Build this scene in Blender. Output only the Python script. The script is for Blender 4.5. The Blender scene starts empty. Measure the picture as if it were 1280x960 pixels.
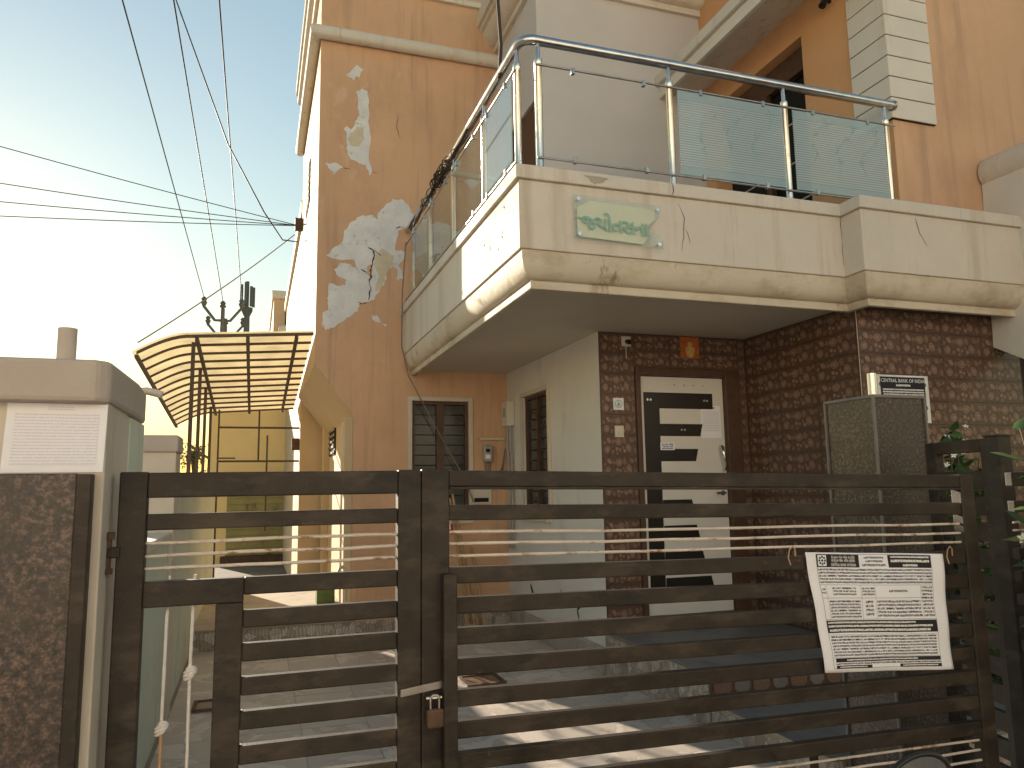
import bpy, bmesh, math, random
from mathutils import Vector, Matrix, noise as mnoise
random.seed(7)
sc = bpy.context.scene
C = sc.collection
rad = math.radians
# ------------------------------------------------------------------ camera, sky, sun, exposure
YAW, PIT, ROLL, EYE, FPX = rad(18.7), rad(7.7), rad(0.9), 1.63, 948.0
fw = Vector((math.sin(YAW)*math.cos(PIT), math.cos(YAW)*math.cos(PIT), math.sin(PIT)))
r0 = Vector((math.cos(YAW), -math.sin(YAW), 0)); u0 = r0.cross(fw)
rr = r0*math.cos(ROLL) - u0*math.sin(ROLL); uu = u0*math.cos(ROLL) + r0*math.sin(ROLL)
cam_d = bpy.data.cameras.new('camera'); cam = bpy.data.objects.new('camera', cam_d); C.objects.link(cam)
mw = Matrix((rr, uu, -fw)).transposed().to_4x4(); mw.translation = (0, 0, EYE)
cam.matrix_world = mw
cam_d.sensor_width = 36; cam_d.lens = FPX/1280*36; cam_d.clip_start = 0.05; cam_d.clip_end = 3000
sc.camera = cam
SUN_AZ, SUN_EL = rad(-19.8), rad(15.5)
world = bpy.data.worlds.new('World'); sc.world = world; world.use_nodes = True
wn = world.node_tree.nodes; wl = world.node_tree.links
sky = wn.new('ShaderNodeTexSky'); sky.sky_type = 'NISHITA'; sky.sun_disc = False
sky.sun_elevation = SUN_EL; sky.sun_rotation = SUN_AZ; sky.air_density = 1.75; sky.dust_density = 0.15; sky.ozone_density = 1.0
wl.new(sky.outputs[0], wn['Background'].inputs[0]); wn['Background'].inputs[1].default_value = 0.054
sun_d = bpy.data.lights.new('sun', 'SUN'); sun_d.energy = 4.1; sun_d.angle = rad(0.6); sun_d.color = (1.0, 0.86, 0.67)
sun = bpy.data.objects.new('sun', sun_d); C.objects.link(sun)
sdir = Vector((math.sin(SUN_AZ)*math.cos(SUN_EL), math.cos(SUN_AZ)*math.cos(SUN_EL), math.sin(SUN_EL)))
sun.rotation_euler = sdir.to_track_quat('Z', 'Y').to_euler(); sun.location = sdir*60
sc.view_settings.view_transform = 'Standard'; sc.view_settings.look = 'None'
sc.view_settings.gamma = 1.0; sc.view_settings.use_curve_mapping = False; sc.view_settings.exposure = 1.5
sc.render.resolution_x, sc.render.resolution_y = 1024, 768

# ------------------------------------------------------------------ materials
def nd(nt, kind, **kw):
    n = nt.nodes.new(kind)
    for k, v in kw.items():
        if k.startswith('i_'): n.inputs[k[2:].replace('_', ' ')].default_value = v
        else: setattr(n, k, v)
    return n
def col4(c): return (c[0], c[1], c[2], 1.0)
def M(name, c, rough=0.75, metal=0.0, var=0.12, vs=2.5, c2=None, bump=0.15, bs=90.0, stains=(), rnd=0.0, spec=0.4, trowel=0.0):
    """painted / plain surface: broad colour variation, shaped stains [(colour, (sx,sy,sz), lo, hi)], fine relief"""
    m = bpy.data.materials.new(name); m.use_nodes = True; nt = m.node_tree; L = nt.links.new
    b = nt.nodes['Principled BSDF']; b.inputs['Metallic'].default_value = metal
    b.inputs['Specular IOR Level'].default_value = spec
    g = nd(nt, 'ShaderNodeNewGeometry')
    n1 = nd(nt, 'ShaderNodeTexNoise', i_Scale=vs, i_Detail=6.0, i_Roughness=0.6); L(g.outputs['Position'], n1.inputs['Vector'])
    cr = nd(nt, 'ShaderNodeValToRGB'); e = cr.color_ramp.elements
    lo = c2 if c2 else tuple(x*(1-var) for x in c); hi = c if c2 else tuple(min(1, x*(1+var)) for x in c)
    e[0].position = 0.3; e[0].color = col4(lo); e[1].position = 0.7; e[1].color = col4(hi)
    L(n1.outputs['Fac'], cr.inputs['Fac']); out = cr.outputs['Color']
    for k, (sc_, s, a, z) in enumerate(stains):
        mp = nd(nt, 'ShaderNodeMapping'); mp.inputs['Scale'].default_value = s; mp.inputs['Location'].default_value = (k*3.7, k*1.3, k*2.1)
        L(g.outputs['Position'], mp.inputs['Vector'])
        ns = nd(nt, 'ShaderNodeTexNoise', i_Scale=1.0, i_Detail=8.0, i_Roughness=0.65); L(mp.outputs[0], ns.inputs['Vector'])
        mr = nd(nt, 'ShaderNodeMapRange'); mr.inputs[1].default_value = a; mr.inputs[2].default_value = z; L(ns.outputs['Fac'], mr.inputs[0])
        mx = nd(nt, 'ShaderNodeMix', data_type='RGBA'); L(mr.outputs[0], mx.inputs[0]); L(out, mx.inputs[6]); mx.inputs[7].default_value = col4(sc_)
        out = mx.outputs[2]
    if rnd:
        oi = nd(nt, 'ShaderNodeObjectInfo'); mr = nd(nt, 'ShaderNodeMapRange'); mr.inputs[3].default_value = 1-rnd; mr.inputs[4].default_value = 1+rnd
        L(oi.outputs['Random'], mr.inputs[0]); hs = nd(nt, 'ShaderNodeHueSaturation'); L(mr.outputs[0], hs.inputs['Value']); L(out, hs.inputs['Color']); out = hs.outputs[0]
    L(out, b.inputs['Base Color'])
    rm = nd(nt, 'ShaderNodeMapRange'); rm.inputs[3].default_value = max(0.02, rough-0.12); rm.inputs[4].default_value = min(1, rough+0.12)
    L(n1.outputs['Fac'], rm.inputs[0]); L(rm.outputs[0], b.inputs['Roughness'])
    if bump:
        n2 = nd(nt, 'ShaderNodeTexNoise', i_Scale=bs, i_Detail=4.0); L(g.outputs['Position'], n2.inputs['Vector'])
        bp = nd(nt, 'ShaderNodeBump', i_Strength=bump, i_Distance=0.01); L(n2.outputs['Fac'], bp.inputs['Height'])
        if trowel:
            n3 = nd(nt, 'ShaderNodeTexNoise', i_Scale=3.2, i_Detail=5.0, i_Roughness=.55, i_Distortion=.6); L(g.outputs['Position'], n3.inputs['Vector'])
            b3 = nd(nt, 'ShaderNodeBump', i_Strength=trowel, i_Distance=0.06); L(n3.outputs['Fac'], b3.inputs['Height']); L(b3.outputs[0], bp.inputs['Normal'])
        L(bp.outputs[0], b.inputs['Normal'])
    return m
def glass(name, tint, body=0.0, bodycol=(.5, .6, .6), rough=0.02, ior=1.5, lines=False):
    """thin sheet glass: tinted see-through + Fresnel reflection, with an optional frosted body"""
    m = bpy.data.materials.new(name); m.use_nodes = True; nt = m.node_tree; L = nt.links.new; nt.nodes.clear()
    o = nd(nt, 'ShaderNodeOutputMaterial'); t = nd(nt, 'ShaderNodeBsdfTransparent'); t.inputs[0].default_value = col4(tint)
    cur = t.outputs[0]
    if body:
        d = nd(nt, 'ShaderNodeBsdfDiffuse'); d.inputs[0].default_value = col4(bodycol)
        tr = nd(nt, 'ShaderNodeBsdfTranslucent'); tr.inputs[0].default_value = col4(bodycol)
        ms = nd(nt, 'ShaderNodeMixShader'); ms.inputs[0].default_value = 0.4; L(d.outputs[0], ms.inputs[1]); L(tr.outputs[0], ms.inputs[2])
        mx = nd(nt, 'ShaderNodeMixShader'); mx.inputs[0].default_value = body; L(cur, mx.inputs[1]); L(ms.outputs[0], mx.inputs[2])
        if lines:
            g = nd(nt, 'ShaderNodeNewGeometry'); sp = nd(nt, 'ShaderNodeSeparateXYZ'); L(g.outputs['Position'], sp.inputs[0])
            mu = nd(nt, 'ShaderNodeMath', operation='MULTIPLY'); mu.inputs[1].default_value = 52.0; L(sp.outputs[2], mu.inputs[0])
            fr = nd(nt, 'ShaderNodeMath', operation='FRACT'); L(mu.outputs[0], fr.inputs[0])
            gt = nd(nt, 'ShaderNodeMapRange'); gt.inputs[1].default_value = 0.55; gt.inputs[2].default_value = 0.65
            gt.inputs[3].default_value = body*0.72; gt.inputs[4].default_value = min(1, body*1.25); L(fr.outputs[0], gt.inputs[0]); L(gt.outputs[0], mx.inputs[0])
        cur = mx.outputs[0]
    gl = nd(nt, 'ShaderNodeBsdfGlossy'); gl.inputs['Roughness'].default_value = rough
    lw = nd(nt, 'ShaderNodeLayerWeight'); lw.inputs[0].default_value = .5
    pw = nd(nt, 'ShaderNodeMath', operation='POWER'); pw.inputs[1].default_value = 5.0; L(lw.outputs['Facing'], pw.inputs[0])
    f = nd(nt, 'ShaderNodeMapRange'); f.inputs[3].default_value = ((ior-1)/(ior+1))**2; f.inputs[4].default_value = 1.0; L(pw.outputs[0], f.inputs[0])
    mx = nd(nt, 'ShaderNodeMixShader'); L(f.outputs[0], mx.inputs[0]); L(cur, mx.inputs[1]); L(gl.outputs[0], mx.inputs[2]); L(mx.outputs[0], o.inputs[0])
    return m
def sheet_mat(name, c):
    m = bpy.data.materials.new(name); m.use_nodes = True; nt = m.node_tree; L = nt.links.new; nt.nodes.clear()
    o = nd(nt, 'ShaderNodeOutputMaterial'); g = nd(nt, 'ShaderNodeNewGeometry')
    n1 = nd(nt, 'ShaderNodeTexNoise', i_Scale=3.0, i_Detail=6.0); L(g.outputs['Position'], n1.inputs['Vector'])
    cr = nd(nt, 'ShaderNodeValToRGB'); cr.color_ramp.elements[0].color = col4([x*0.72 for x in c]); cr.color_ramp.elements[1].color = col4(c)
    cr.color_ramp.elements[0].position = .35; cr.color_ramp.elements[1].position = .65; L(n1.outputs[0], cr.inputs[0])
    t = nd(nt, 'ShaderNodeBsdfTranslucent'); d = nd(nt, 'ShaderNodeBsdfDiffuse'); L(cr.outputs[0], t.inputs[0]); L(cr.outputs[0], d.inputs[0])
    mx = nd(nt, 'ShaderNodeMixShader'); mx.inputs[0].default_value = 0.72; L(d.outputs[0], mx.inputs[1]); L(t.outputs[0], mx.inputs[2]); L(mx.outputs[0], o.inputs[0])
    return m
def print_mat(name, paper, ink, dens=0.46, thin=0.30):
    """lines of small print: u runs in letter widths, v in text lines"""
    m = bpy.data.materials.new(name); m.use_nodes = True; nt = m.node_tree; L = nt.links.new
    b = nt.nodes['Principled BSDF']; b.inputs['Roughness'].default_value = 0.8
    uv = nd(nt, 'ShaderNodeUVMap'); sp = nd(nt, 'ShaderNodeSeparateXYZ'); L(uv.outputs[0], sp.inputs[0])
    fl = nd(nt, 'ShaderNodeMath', operation='FLOOR'); L(sp.outputs[1], fl.inputs[0])
    fr = nd(nt, 'ShaderNodeMath', operation='FRACT'); L(sp.outputs[1], fr.inputs[0])
    sb = nd(nt, 'ShaderNodeMath', operation='SUBTRACT'); L(fr.outputs[0], sb.inputs[0]); sb.inputs[1].default_value = 0.5
    ab = nd(nt, 'ShaderNodeMath', operation='ABSOLUTE'); L(sb.outputs[0], ab.inputs[0])
    lt = nd(nt, 'ShaderNodeMath', operation='LESS_THAN'); L(ab.outputs[0], lt.inputs[0]); lt.inputs[1].default_value = thin
    cb = nd(nt, 'ShaderNodeCombineXYZ'); mu0 = nd(nt, 'ShaderNodeMath', operation='MULTIPLY'); mu0.inputs[1].default_value = 1.7; L(sp.outputs[0], mu0.inputs[0]); m1 = nd(nt, 'ShaderNodeMath', operation='MULTIPLY'); m1.inputs[1].default_value = 17.3; L(fl.outputs[0], m1.inputs[0])
    m2 = nd(nt, 'ShaderNodeMath', operation='MULTIPLY'); m2.inputs[1].default_value = 2.2; L(fr.outputs[0], m2.inputs[0])
    L(mu0.outputs[0], cb.inputs[0]); L(m1.outputs[0], cb.inputs[1]); L(m2.outputs[0], cb.inputs[2])
    n = nd(nt, 'ShaderNodeTexNoise', i_Scale=1.0, i_Detail=2.0, i_Roughness=0.7); L(cb.outputs[0], n.inputs['Vector'])
    gt = nd(nt, 'ShaderNodeMath', operation='GREATER_THAN'); gt.inputs[1].default_value = dens; L(n.outputs['Fac'], gt.inputs[0])
    mu = nd(nt, 'ShaderNodeMath', operation='MULTIPLY'); L(lt.outputs[0], mu.inputs[0]); L(gt.outputs[0], mu.inputs[1])
    mx = nd(nt, 'ShaderNodeMix', data_type='RGBA'); L(mu.outputs[0], mx.inputs[0]); mx.inputs[6].default_value = col4(paper); mx.inputs[7].default_value = col4(ink)
    L(mx.outputs[2], b.inputs['Base Color'])
    return m
def vein_mat(name, a, b_, v, scale=2.2, rough=0.45, rnd=0.12):
    m = bpy.data.materials.new(name); m.use_nodes = True; nt = m.node_tree; L = nt.links.new
    b = nt.nodes['Principled BSDF']; b.inputs['Roughness'].default_value = rough
    g = nd(nt, 'ShaderNodeNewGeometry'); oi = nd(nt, 'ShaderNodeObjectInfo')
    va = nd(nt, 'ShaderNodeVectorMath', operation='ADD'); sc_ = nd(nt, 'ShaderNodeVectorMath', operation='SCALE'); sc_.inputs['Scale'].default_value = 9.0
    cb = nd(nt, 'ShaderNodeCombineXYZ')
    for i in range(3): L(oi.outputs['Random'], cb.inputs[i])
    L(cb.outputs[0], sc_.inputs[0]); L(g.outputs['Position'], va.inputs[0]); L(sc_.outputs[0], va.inputs[1])
    n1 = nd(nt, 'ShaderNodeTexNoise', i_Scale=scale, i_Detail=7.0, i_Roughness=0.6, i_Distortion=1.6); L(va.outputs[0], n1.inputs['Vector'])
    cr = nd(nt, 'ShaderNodeValToRGB'); e = cr.color_ramp.elements; e[0].position = .3; e[0].color = col4(a); e[1].position = .72; e[1].color = col4(b_)
    k = e.new(.49); k.color = col4(a); k = e.new(.515); k.color = col4(v); k = e.new(.55); k.color = col4(b_)
    L(n1.outputs[0], cr.inputs[0])
    mr = nd(nt, 'ShaderNodeMapRange'); mr.inputs[3].default_value = 1-rnd; mr.inputs[4].default_value = 1+rnd; L(oi.outputs['Random'], mr.inputs[0])
    hs = nd(nt, 'ShaderNodeHueSaturation'); L(mr.outputs[0], hs.inputs['Value']); L(cr.outputs[0], hs.inputs['Color']); L(hs.outputs[0], b.inputs['Base Color'])
    return m
def chip_mat(name):
    """crazy paving of marble offcuts: flat chips of tan and white stone with thin dark joints and faint banding"""
    m = bpy.data.materials.new(name); m.use_nodes = True; nt = m.node_tree; L = nt.links.new
    b = nt.nodes['Principled BSDF']; b.inputs['Roughness'].default_value = .45
    g = nd(nt, 'ShaderNodeNewGeometry')
    v1 = nd(nt, 'ShaderNodeTexVoronoi', i_Scale=11.0); L(g.outputs['Position'], v1.inputs['Vector'])
    v2 = nd(nt, 'ShaderNodeTexVoronoi', feature='DISTANCE_TO_EDGE', i_Scale=11.0); L(g.outputs['Position'], v2.inputs['Vector'])
    sp = nd(nt, 'ShaderNodeSeparateXYZ'); L(v1.outputs['Color'], sp.inputs[0])
    cr = nd(nt, 'ShaderNodeValToRGB'); e = cr.color_ramp.elements; e[0].color = (.34, .26, .19, 1); e[1].color = (.62, .58, .53, 1); k = e.new(.5); k.color = (.48, .41, .34, 1); L(sp.outputs[0], cr.inputs[0])
    vm = nd(nt, 'ShaderNodeVectorMath', operation='MULTIPLY_ADD'); L(v1.outputs['Color'], vm.inputs[0]); vm.inputs[1].default_value = (5, 5, 5); L(g.outputs['Position'], vm.inputs[2])
    n1 = nd(nt, 'ShaderNodeTexWave', i_Scale=9.0, i_Distortion=7.0, i_Detail=2.0); L(vm.outputs[0], n1.inputs['Vector'])
    m1 = nd(nt, 'ShaderNodeMix', data_type='RGBA', blend_type='MULTIPLY'); m1.inputs[0].default_value = .35; L(cr.outputs[0], m1.inputs[6]); L(n1.outputs['Color'], m1.inputs[7])
    mr = nd(nt, 'ShaderNodeMapRange'); mr.inputs[1].default_value = .012; mr.inputs[2].default_value = .035; L(v2.outputs['Distance'], mr.inputs[0])
    mx = nd(nt, 'ShaderNodeMix', data_type='RGBA'); L(mr.outputs[0], mx.inputs[0]); mx.inputs[6].default_value = (.22, .17, .13, 1); L(m1.outputs[2], mx.inputs[7]); L(mx.outputs[2], b.inputs['Base Color'])
    return m
def granite_mat(name, dark, mid, pink):
    m = bpy.data.materials.new(name); m.use_nodes = True; nt = m.node_tree; L = nt.links.new
    b = nt.nodes['Principled BSDF']; b.inputs['Roughness'].default_value = 0.22
    g = nd(nt, 'ShaderNodeNewGeometry')
    n1 = nd(nt, 'ShaderNodeTexNoise', i_Scale=72.0, i_Detail=4.0, i_Roughness=.7); L(g.outputs['Position'], n1.inputs['Vector'])
    n2 = nd(nt, 'ShaderNodeTexNoise', i_Scale=5.0, i_Detail=5.0); L(g.outputs['Position'], n2.inputs['Vector'])
    cr = nd(nt, 'ShaderNodeValToRGB'); e = cr.color_ramp.elements; e[0].position = .38; e[0].color = col4(dark); e[1].position = .66; e[1].color = col4(pink)
    k = e.new(.52); k.color = col4(mid); L(n1.outputs[0], cr.inputs[0])
    mx = nd(nt, 'ShaderNodeMix', data_type='RGBA'); mx.inputs[7].default_value = col4(mid); L(cr.outputs[0], mx.inputs[6])
    mr = nd(nt, 'ShaderNodeMapRange'); mr.inputs[1].default_value = .45; mr.inputs[2].default_value = .75; mr.inputs[4].default_value = .6; L(n2.outputs[0], mr.inputs[0]); L(mr.outputs[0], mx.inputs[0])
    L(mx.outputs[2], b.inputs['Base Color'])
    rm = nd(nt, 'ShaderNodeMapRange'); rm.inputs[3].default_value = .25; rm.inputs[4].default_value = .5; b.inputs['Specular IOR Level'].default_value = .5; L(n2.outputs[0], rm.inputs[0]); L(rm.outputs[0], b.inputs['Roughness'])
    return m

GRIME = (.13, .10, .075)
mt = {}
mt['orange'] = M('orange_paint', (.63, .39, .24), var=.09, vs=.9, trowel=.35, stains=[((.50, .30, .185), (1.3, 1.3, .5), .5, .74), ((.40, .26, .175), (6, 6, .28), .53, .76), ((.66, .46, .32), (2.2, 2.2, 1.4), .62, .7)])
mt['orange_deep'] = M('orange_paint_deep', (.64, .35, .17), var=.08, vs=.9, trowel=.3)
mt['cream'] = M('cream_paint', (.655, .60, .525), var=.06, vs=1.2, trowel=.25, stains=[((.50, .42, .32), (4.5, 4.5, .35), .52, .74), ((.36, .28, .20), (11, 11, .5), .60, .78), (GRIME, (9, 9, 3), .69, .76)])
mt['cornice'] = M('cornice_paint', (.63, .56, .45), var=.08, vs=1.2, trowel=.25, stains=[((.42, .33, .22), (2.2, 2.2, 3.5), .48, .72), ((.25, .18, .12), (6, 6, 2.5), .62, .74), (GRIME, (14, 14, 8), .66, .74)])
mt['cream_side'] = M('cream_side_paint', (.58, .44, .28), var=.08, vs=1.2, stains=[((.30, .24, .17), (5, 5, 1.0), .66, .78)])
mt['white'] = M('white_paint', (.70, .67, .62), var=.05, vs=1.2, stains=[((.46, .42, .37), (1.6, 1.6, .8), .58, .8)])
mt['lilac'] = M('lilac_white_paint', (.60, .57, .56), var=.06, vs=.8, stains=[((.40, .39, .40), (2.2, 2.2, .3), .60, .8)])
mt['soffit'] = M('soffit_paint', (.60, .54, .45), var=.07, vs=1.0)
mt['putty'] = M('bare_putty', (.70, .695, .70), rough=.9, var=.12, vs=6, stains=[((.45, .42, .40), (14, 14, 14), .58, .72)])
mt['putty_yellow'] = M('yellowed_putty', (.60, .53, .40), rough=.9, var=.14, vs=6)
mt['crack'] = M('crack', (.06, .05, .045), rough=.95, bump=0)
mt['quoin'] = M('quoin_paint', (.70, .65, .58), var=.05, stains=[((.54, .47, .38), (5, 5, .5), .6, .8)])
mt['steel'] = M('gate_steel', (.036, .028, .021), rough=.55, var=.35, vs=7, spec=.3, bump=.12, bs=160, stains=[((.075, .058, .044), (6, 6, 14), .50, .70), ((.020, .018, .016), (5, 5, 11), .58, .68), ((.16, .07, .03), (11, 11, 14), .66, .74)])
mt['rod'] = M('rusted_white_rod', (.62, .55, .47), rough=.5, var=.15, vs=10, stains=[((.28, .13, .06), (16, 16, 30), .56, .66)])
mt['stainless'] = M('stainless_tube', (.62, .61, .60), rough=.2, metal=1, var=.15, vs=9, bump=.02, stains=[((.30, .25, .2), (8, 8, 8), .62, .75)])
mt['stainless_dull'] = M('stainless_dull', (.42, .40, .38), rough=.32, metal=1, var=.2, vs=9, bump=.02)
mt['glass'] = glass('clear_glass', (.90, .955, .945), body=.08, bodycol=(.55, .66, .64), ior=2.0)
mt['frost'] = glass('frosted_glass', (.88, .94, .95), body=.50, bodycol=(.70, .80, .83), lines=True)
mt['frost_plain'] = glass('frosted_band', (.85, .93, .94), body=.5, bodycol=(.62, .76, .80))
mt['etch'] = glass('etched_line', (.8, .9, .9), body=.22, bodycol=(.72, .82, .86))
mt['pane'] = M('window_pane', (.045, .046, .044), rough=.16, var=.3, vs=3, bump=0, spec=.35)
mt['louvre'] = M('window_louvre', (.12, .125, .12), rough=.25, var=.2, bump=0)
mt['frame_brown'] = M('brown_wood', (.085, .045, .028), rough=.45, var=.25, vs=14, bump=.1, bs=120)
mt['frame_cream'] = M('cream_trim', (.60, .53, .44), var=.08)
mt['door_white'] = M('door_laminate', (.70, .68, .64), rough=.4, var=.04, bump=0)
mt['door_black'] = M('door_inlay', (.018, .015, .013), rough=.35, var=.2, bump=0)
mt['chrome'] = M('chrome', (.7, .7, .7), rough=.12, metal=1, bump=0)
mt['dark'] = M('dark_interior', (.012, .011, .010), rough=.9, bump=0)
mt['tile_base'] = M('tile_brown', (.10, .058, .043), rough=.36, var=.35, vs=40, bump=.05)
mt['peb1'] = M('pebble_tan', (.26, .165, .12), rough=.36, var=.22, vs=60, bump=.0)
mt['peb2'] = M('pebble_brown', (.19, .115, .082), rough=.36, var=.25, vs=60, bump=.0)
mt['peb3'] = M('pebble_dark', (.115, .07, .05), rough=.36, var=.25, vs=60, bump=.0)
mt['peb4'] = M('pebble_ring', (.085, .042, .028), rough=.32, var=.2, vs=60, bump=0)
mt['grout'] = M('tile_joint', (.05, .03, .022), rough=.9)
mt['granite'] = granite_mat('red_granite', (.022, .017, .015), (.060, .046, .040), (.19, .12, .095))
mt['granite_grey'] = M('granite_slab', (.19, .175, .16), rough=.5, var=.2, vs=3, bump=.03, stains=[((.11, .11, .11), (3, 3, 3), .5, .7)])
mt['slab_edge'] = M('slab_edge', (.30, .26, .21), rough=.5)
mt['marble'] = chip_mat('crazy_marble')
mt['floor_tile'] = vein_mat('floor_tile_marble', (.50, .435, .375), (.61, .54, .47), (.44, .375, .32), 1.8, .55, .06)
mt['floor_joint'] = M('floor_joint', (.27, .235, .2), rough=.9)
mt['concrete'] = M('concrete', (.40, .35, .30), rough=.9, var=.15, vs=4, bump=.3, bs=60, stains=[((.22, .18, .15), (3, 3, 1), .56, .74)])
mt['plaster'] = M('pillar_plaster', (.46, .405, .36), rough=.9, var=.08, vs=2, bump=.25, bs=70, stains=[((.30, .24, .2), (6, 6, 2), .60, .76)])
mt['mint'] = M('mint_wall', (.56, .62, .53), rough=.85, var=.07, vs=1.5, stains=[((.36, .36, .29), (3, 3, .7), .58, .76), ((.55, .50, .38), (2, 2, 2), .56, .7)])
mt['wall_cream'] = M('compound_wall_cream', (.60, .54, .46), rough=.85, var=.08, stains=[((.38, .33, .27), (4, 4, .8), .6, .78)])
mt['yellow'] = M('yellow_wall', (.90, .68, .31), var=.08, vs=.8, stains=[((.6, .42, .2), (2, 2, 1), .6, .8)])
mt['olive'] = M('olive_shutter', (.34, .30, .11), rough=.6, var=.18, vs=2, stains=[((.16, .10, .06), (4, 4, 2), .58, .72)])
mt['rust'] = M('rusty_iron', (.10, .058, .036), rough=.7, var=.35, vs=12, bump=.2)
mt['awn'] = sheet_mat('fibre_sheet', (.72, .60, .36))
mt['awn_steel'] = M('awning_steel', (.085, .055, .035), rough=.6, var=.25, vs=10)
mt['pole'] = M('pole_grey', (.13, .13, .125), rough=.6)
mt['wire'] = M('wire', (.02, .02, .022), rough=.6, bump=0)
mt['cable'] = M('cable', (.05, .035, .022), rough=.6, bump=0)
mt['cable_grey'] = M('cable_grey', (.20, .18, .15), rough=.6, bump=0)
mt['paper'] = M('paper', (.86, .87, .93), rough=.85, var=.03, vs=3, bump=.05, bs=20)
mt['print'] = print_mat('small_print', (.84, .85, .90), (.05, .05, .06))
mt['print_light'] = print_mat('faint_print', (.84, .84, .92), (.64, .64, .72), .44, .2)
mt['print_white'] = print_mat('reversed_print', (.02, .02, .02), (.75, .75, .75), .42, .30)
mt['ink'] = M('ink', (.02, .02, .022), rough=.7, bump=0)
mt['navy'] = M('board_navy', (.016, .017, .028), rough=.35, bump=0)
mt['letter_white'] = M('letter_white', (.78, .78, .78), rough=.6, bump=0)
mt['plastic'] = M('cream_plastic', (.62, .58, .50), rough=.4, var=.05, bump=0)
mt['plastic_grey'] = M('grey_plastic', (.34, .32, .29), rough=.45, var=.1, bump=0)
mt['red'] = M('red_plate', (.50, .035, .03), rough=.5, bump=0)
mt['pic_orange'] = M('picture_orange', (.42, .12, .03), rough=.4, var=.25, vs=20, bump=0)
mt['gold'] = M('picture_gold', (.55, .36, .12), rough=.4, var=.2, vs=30, bump=0)
mt['blue'] = M('emblem_blue', (.12, .33, .52), rough=.4, bump=0)
mt['film'] = M('sign_film', (.78, .73, .54), rough=.6, var=.06, bump=0)
mt['sign_glass'] = glass('sign_glass', (.97, .985, .98), body=.05, bodycol=(.35, .60, .52))
mt['sign_green'] = M('sign_letter', (.24, .43, .36), rough=.5, var=.1, vs=20, bump=0)
mt['wood'] = M('bamboo', (.46, .29, .14), rough=.7, var=.2, vs=14)
mt['rope'] = M('rope_white', (.72, .69, .67), rough=.9, var=.1, vs=30, bump=.5, bs=300)
mt['rope_tan'] = M('rope_tan', (.50, .30, .17), rough=.9, var=.2, vs=30, bump=.5, bs=300)
mt['leaf'] = M('leaf', (.055, .115, .030), rough=.45, var=.35, vs=6, bump=0, rnd=.2)
mt['leaf2'] = M('leaf_light', (.10, .16, .045), rough=.45, var=.3, vs=6, bump=0)
mt['petal'] = M('petal', (.80, .80, .78), rough=.6, bump=0)
mt['bark'] = M('bark', (.10, .07, .045), rough=.9)
mt['tree_leaf'] = M('tree_leaf', (.13, .17, .06), rough=.7, var=.4, vs=2, bump=0)
mt['street'] = M('street_ground', (.17, .145, .12), rough=.95, var=.25, vs=1.5, bump=.3, bs=40)
mt['black'] = M('black_plastic', (.015, .015, .016), rough=.4, bump=0)
mt['tyre'] = M('tyre', (.02, .02, .02), rough=.85, bump=.3)
mt['mirror'] = M('mirror', (.85, .87, .88), rough=.02, metal=1, var=0, bump=0)
mt['bike_red'] = M('bike_paint', (.12, .01, .012), rough=.2, bump=0)
mt['far_wall'] = M('far_wall', (.60, .42, .26), var=.1)
mt['pvc'] = M('pvc', (.58, .53, .45), rough=.45, bump=0)

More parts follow.
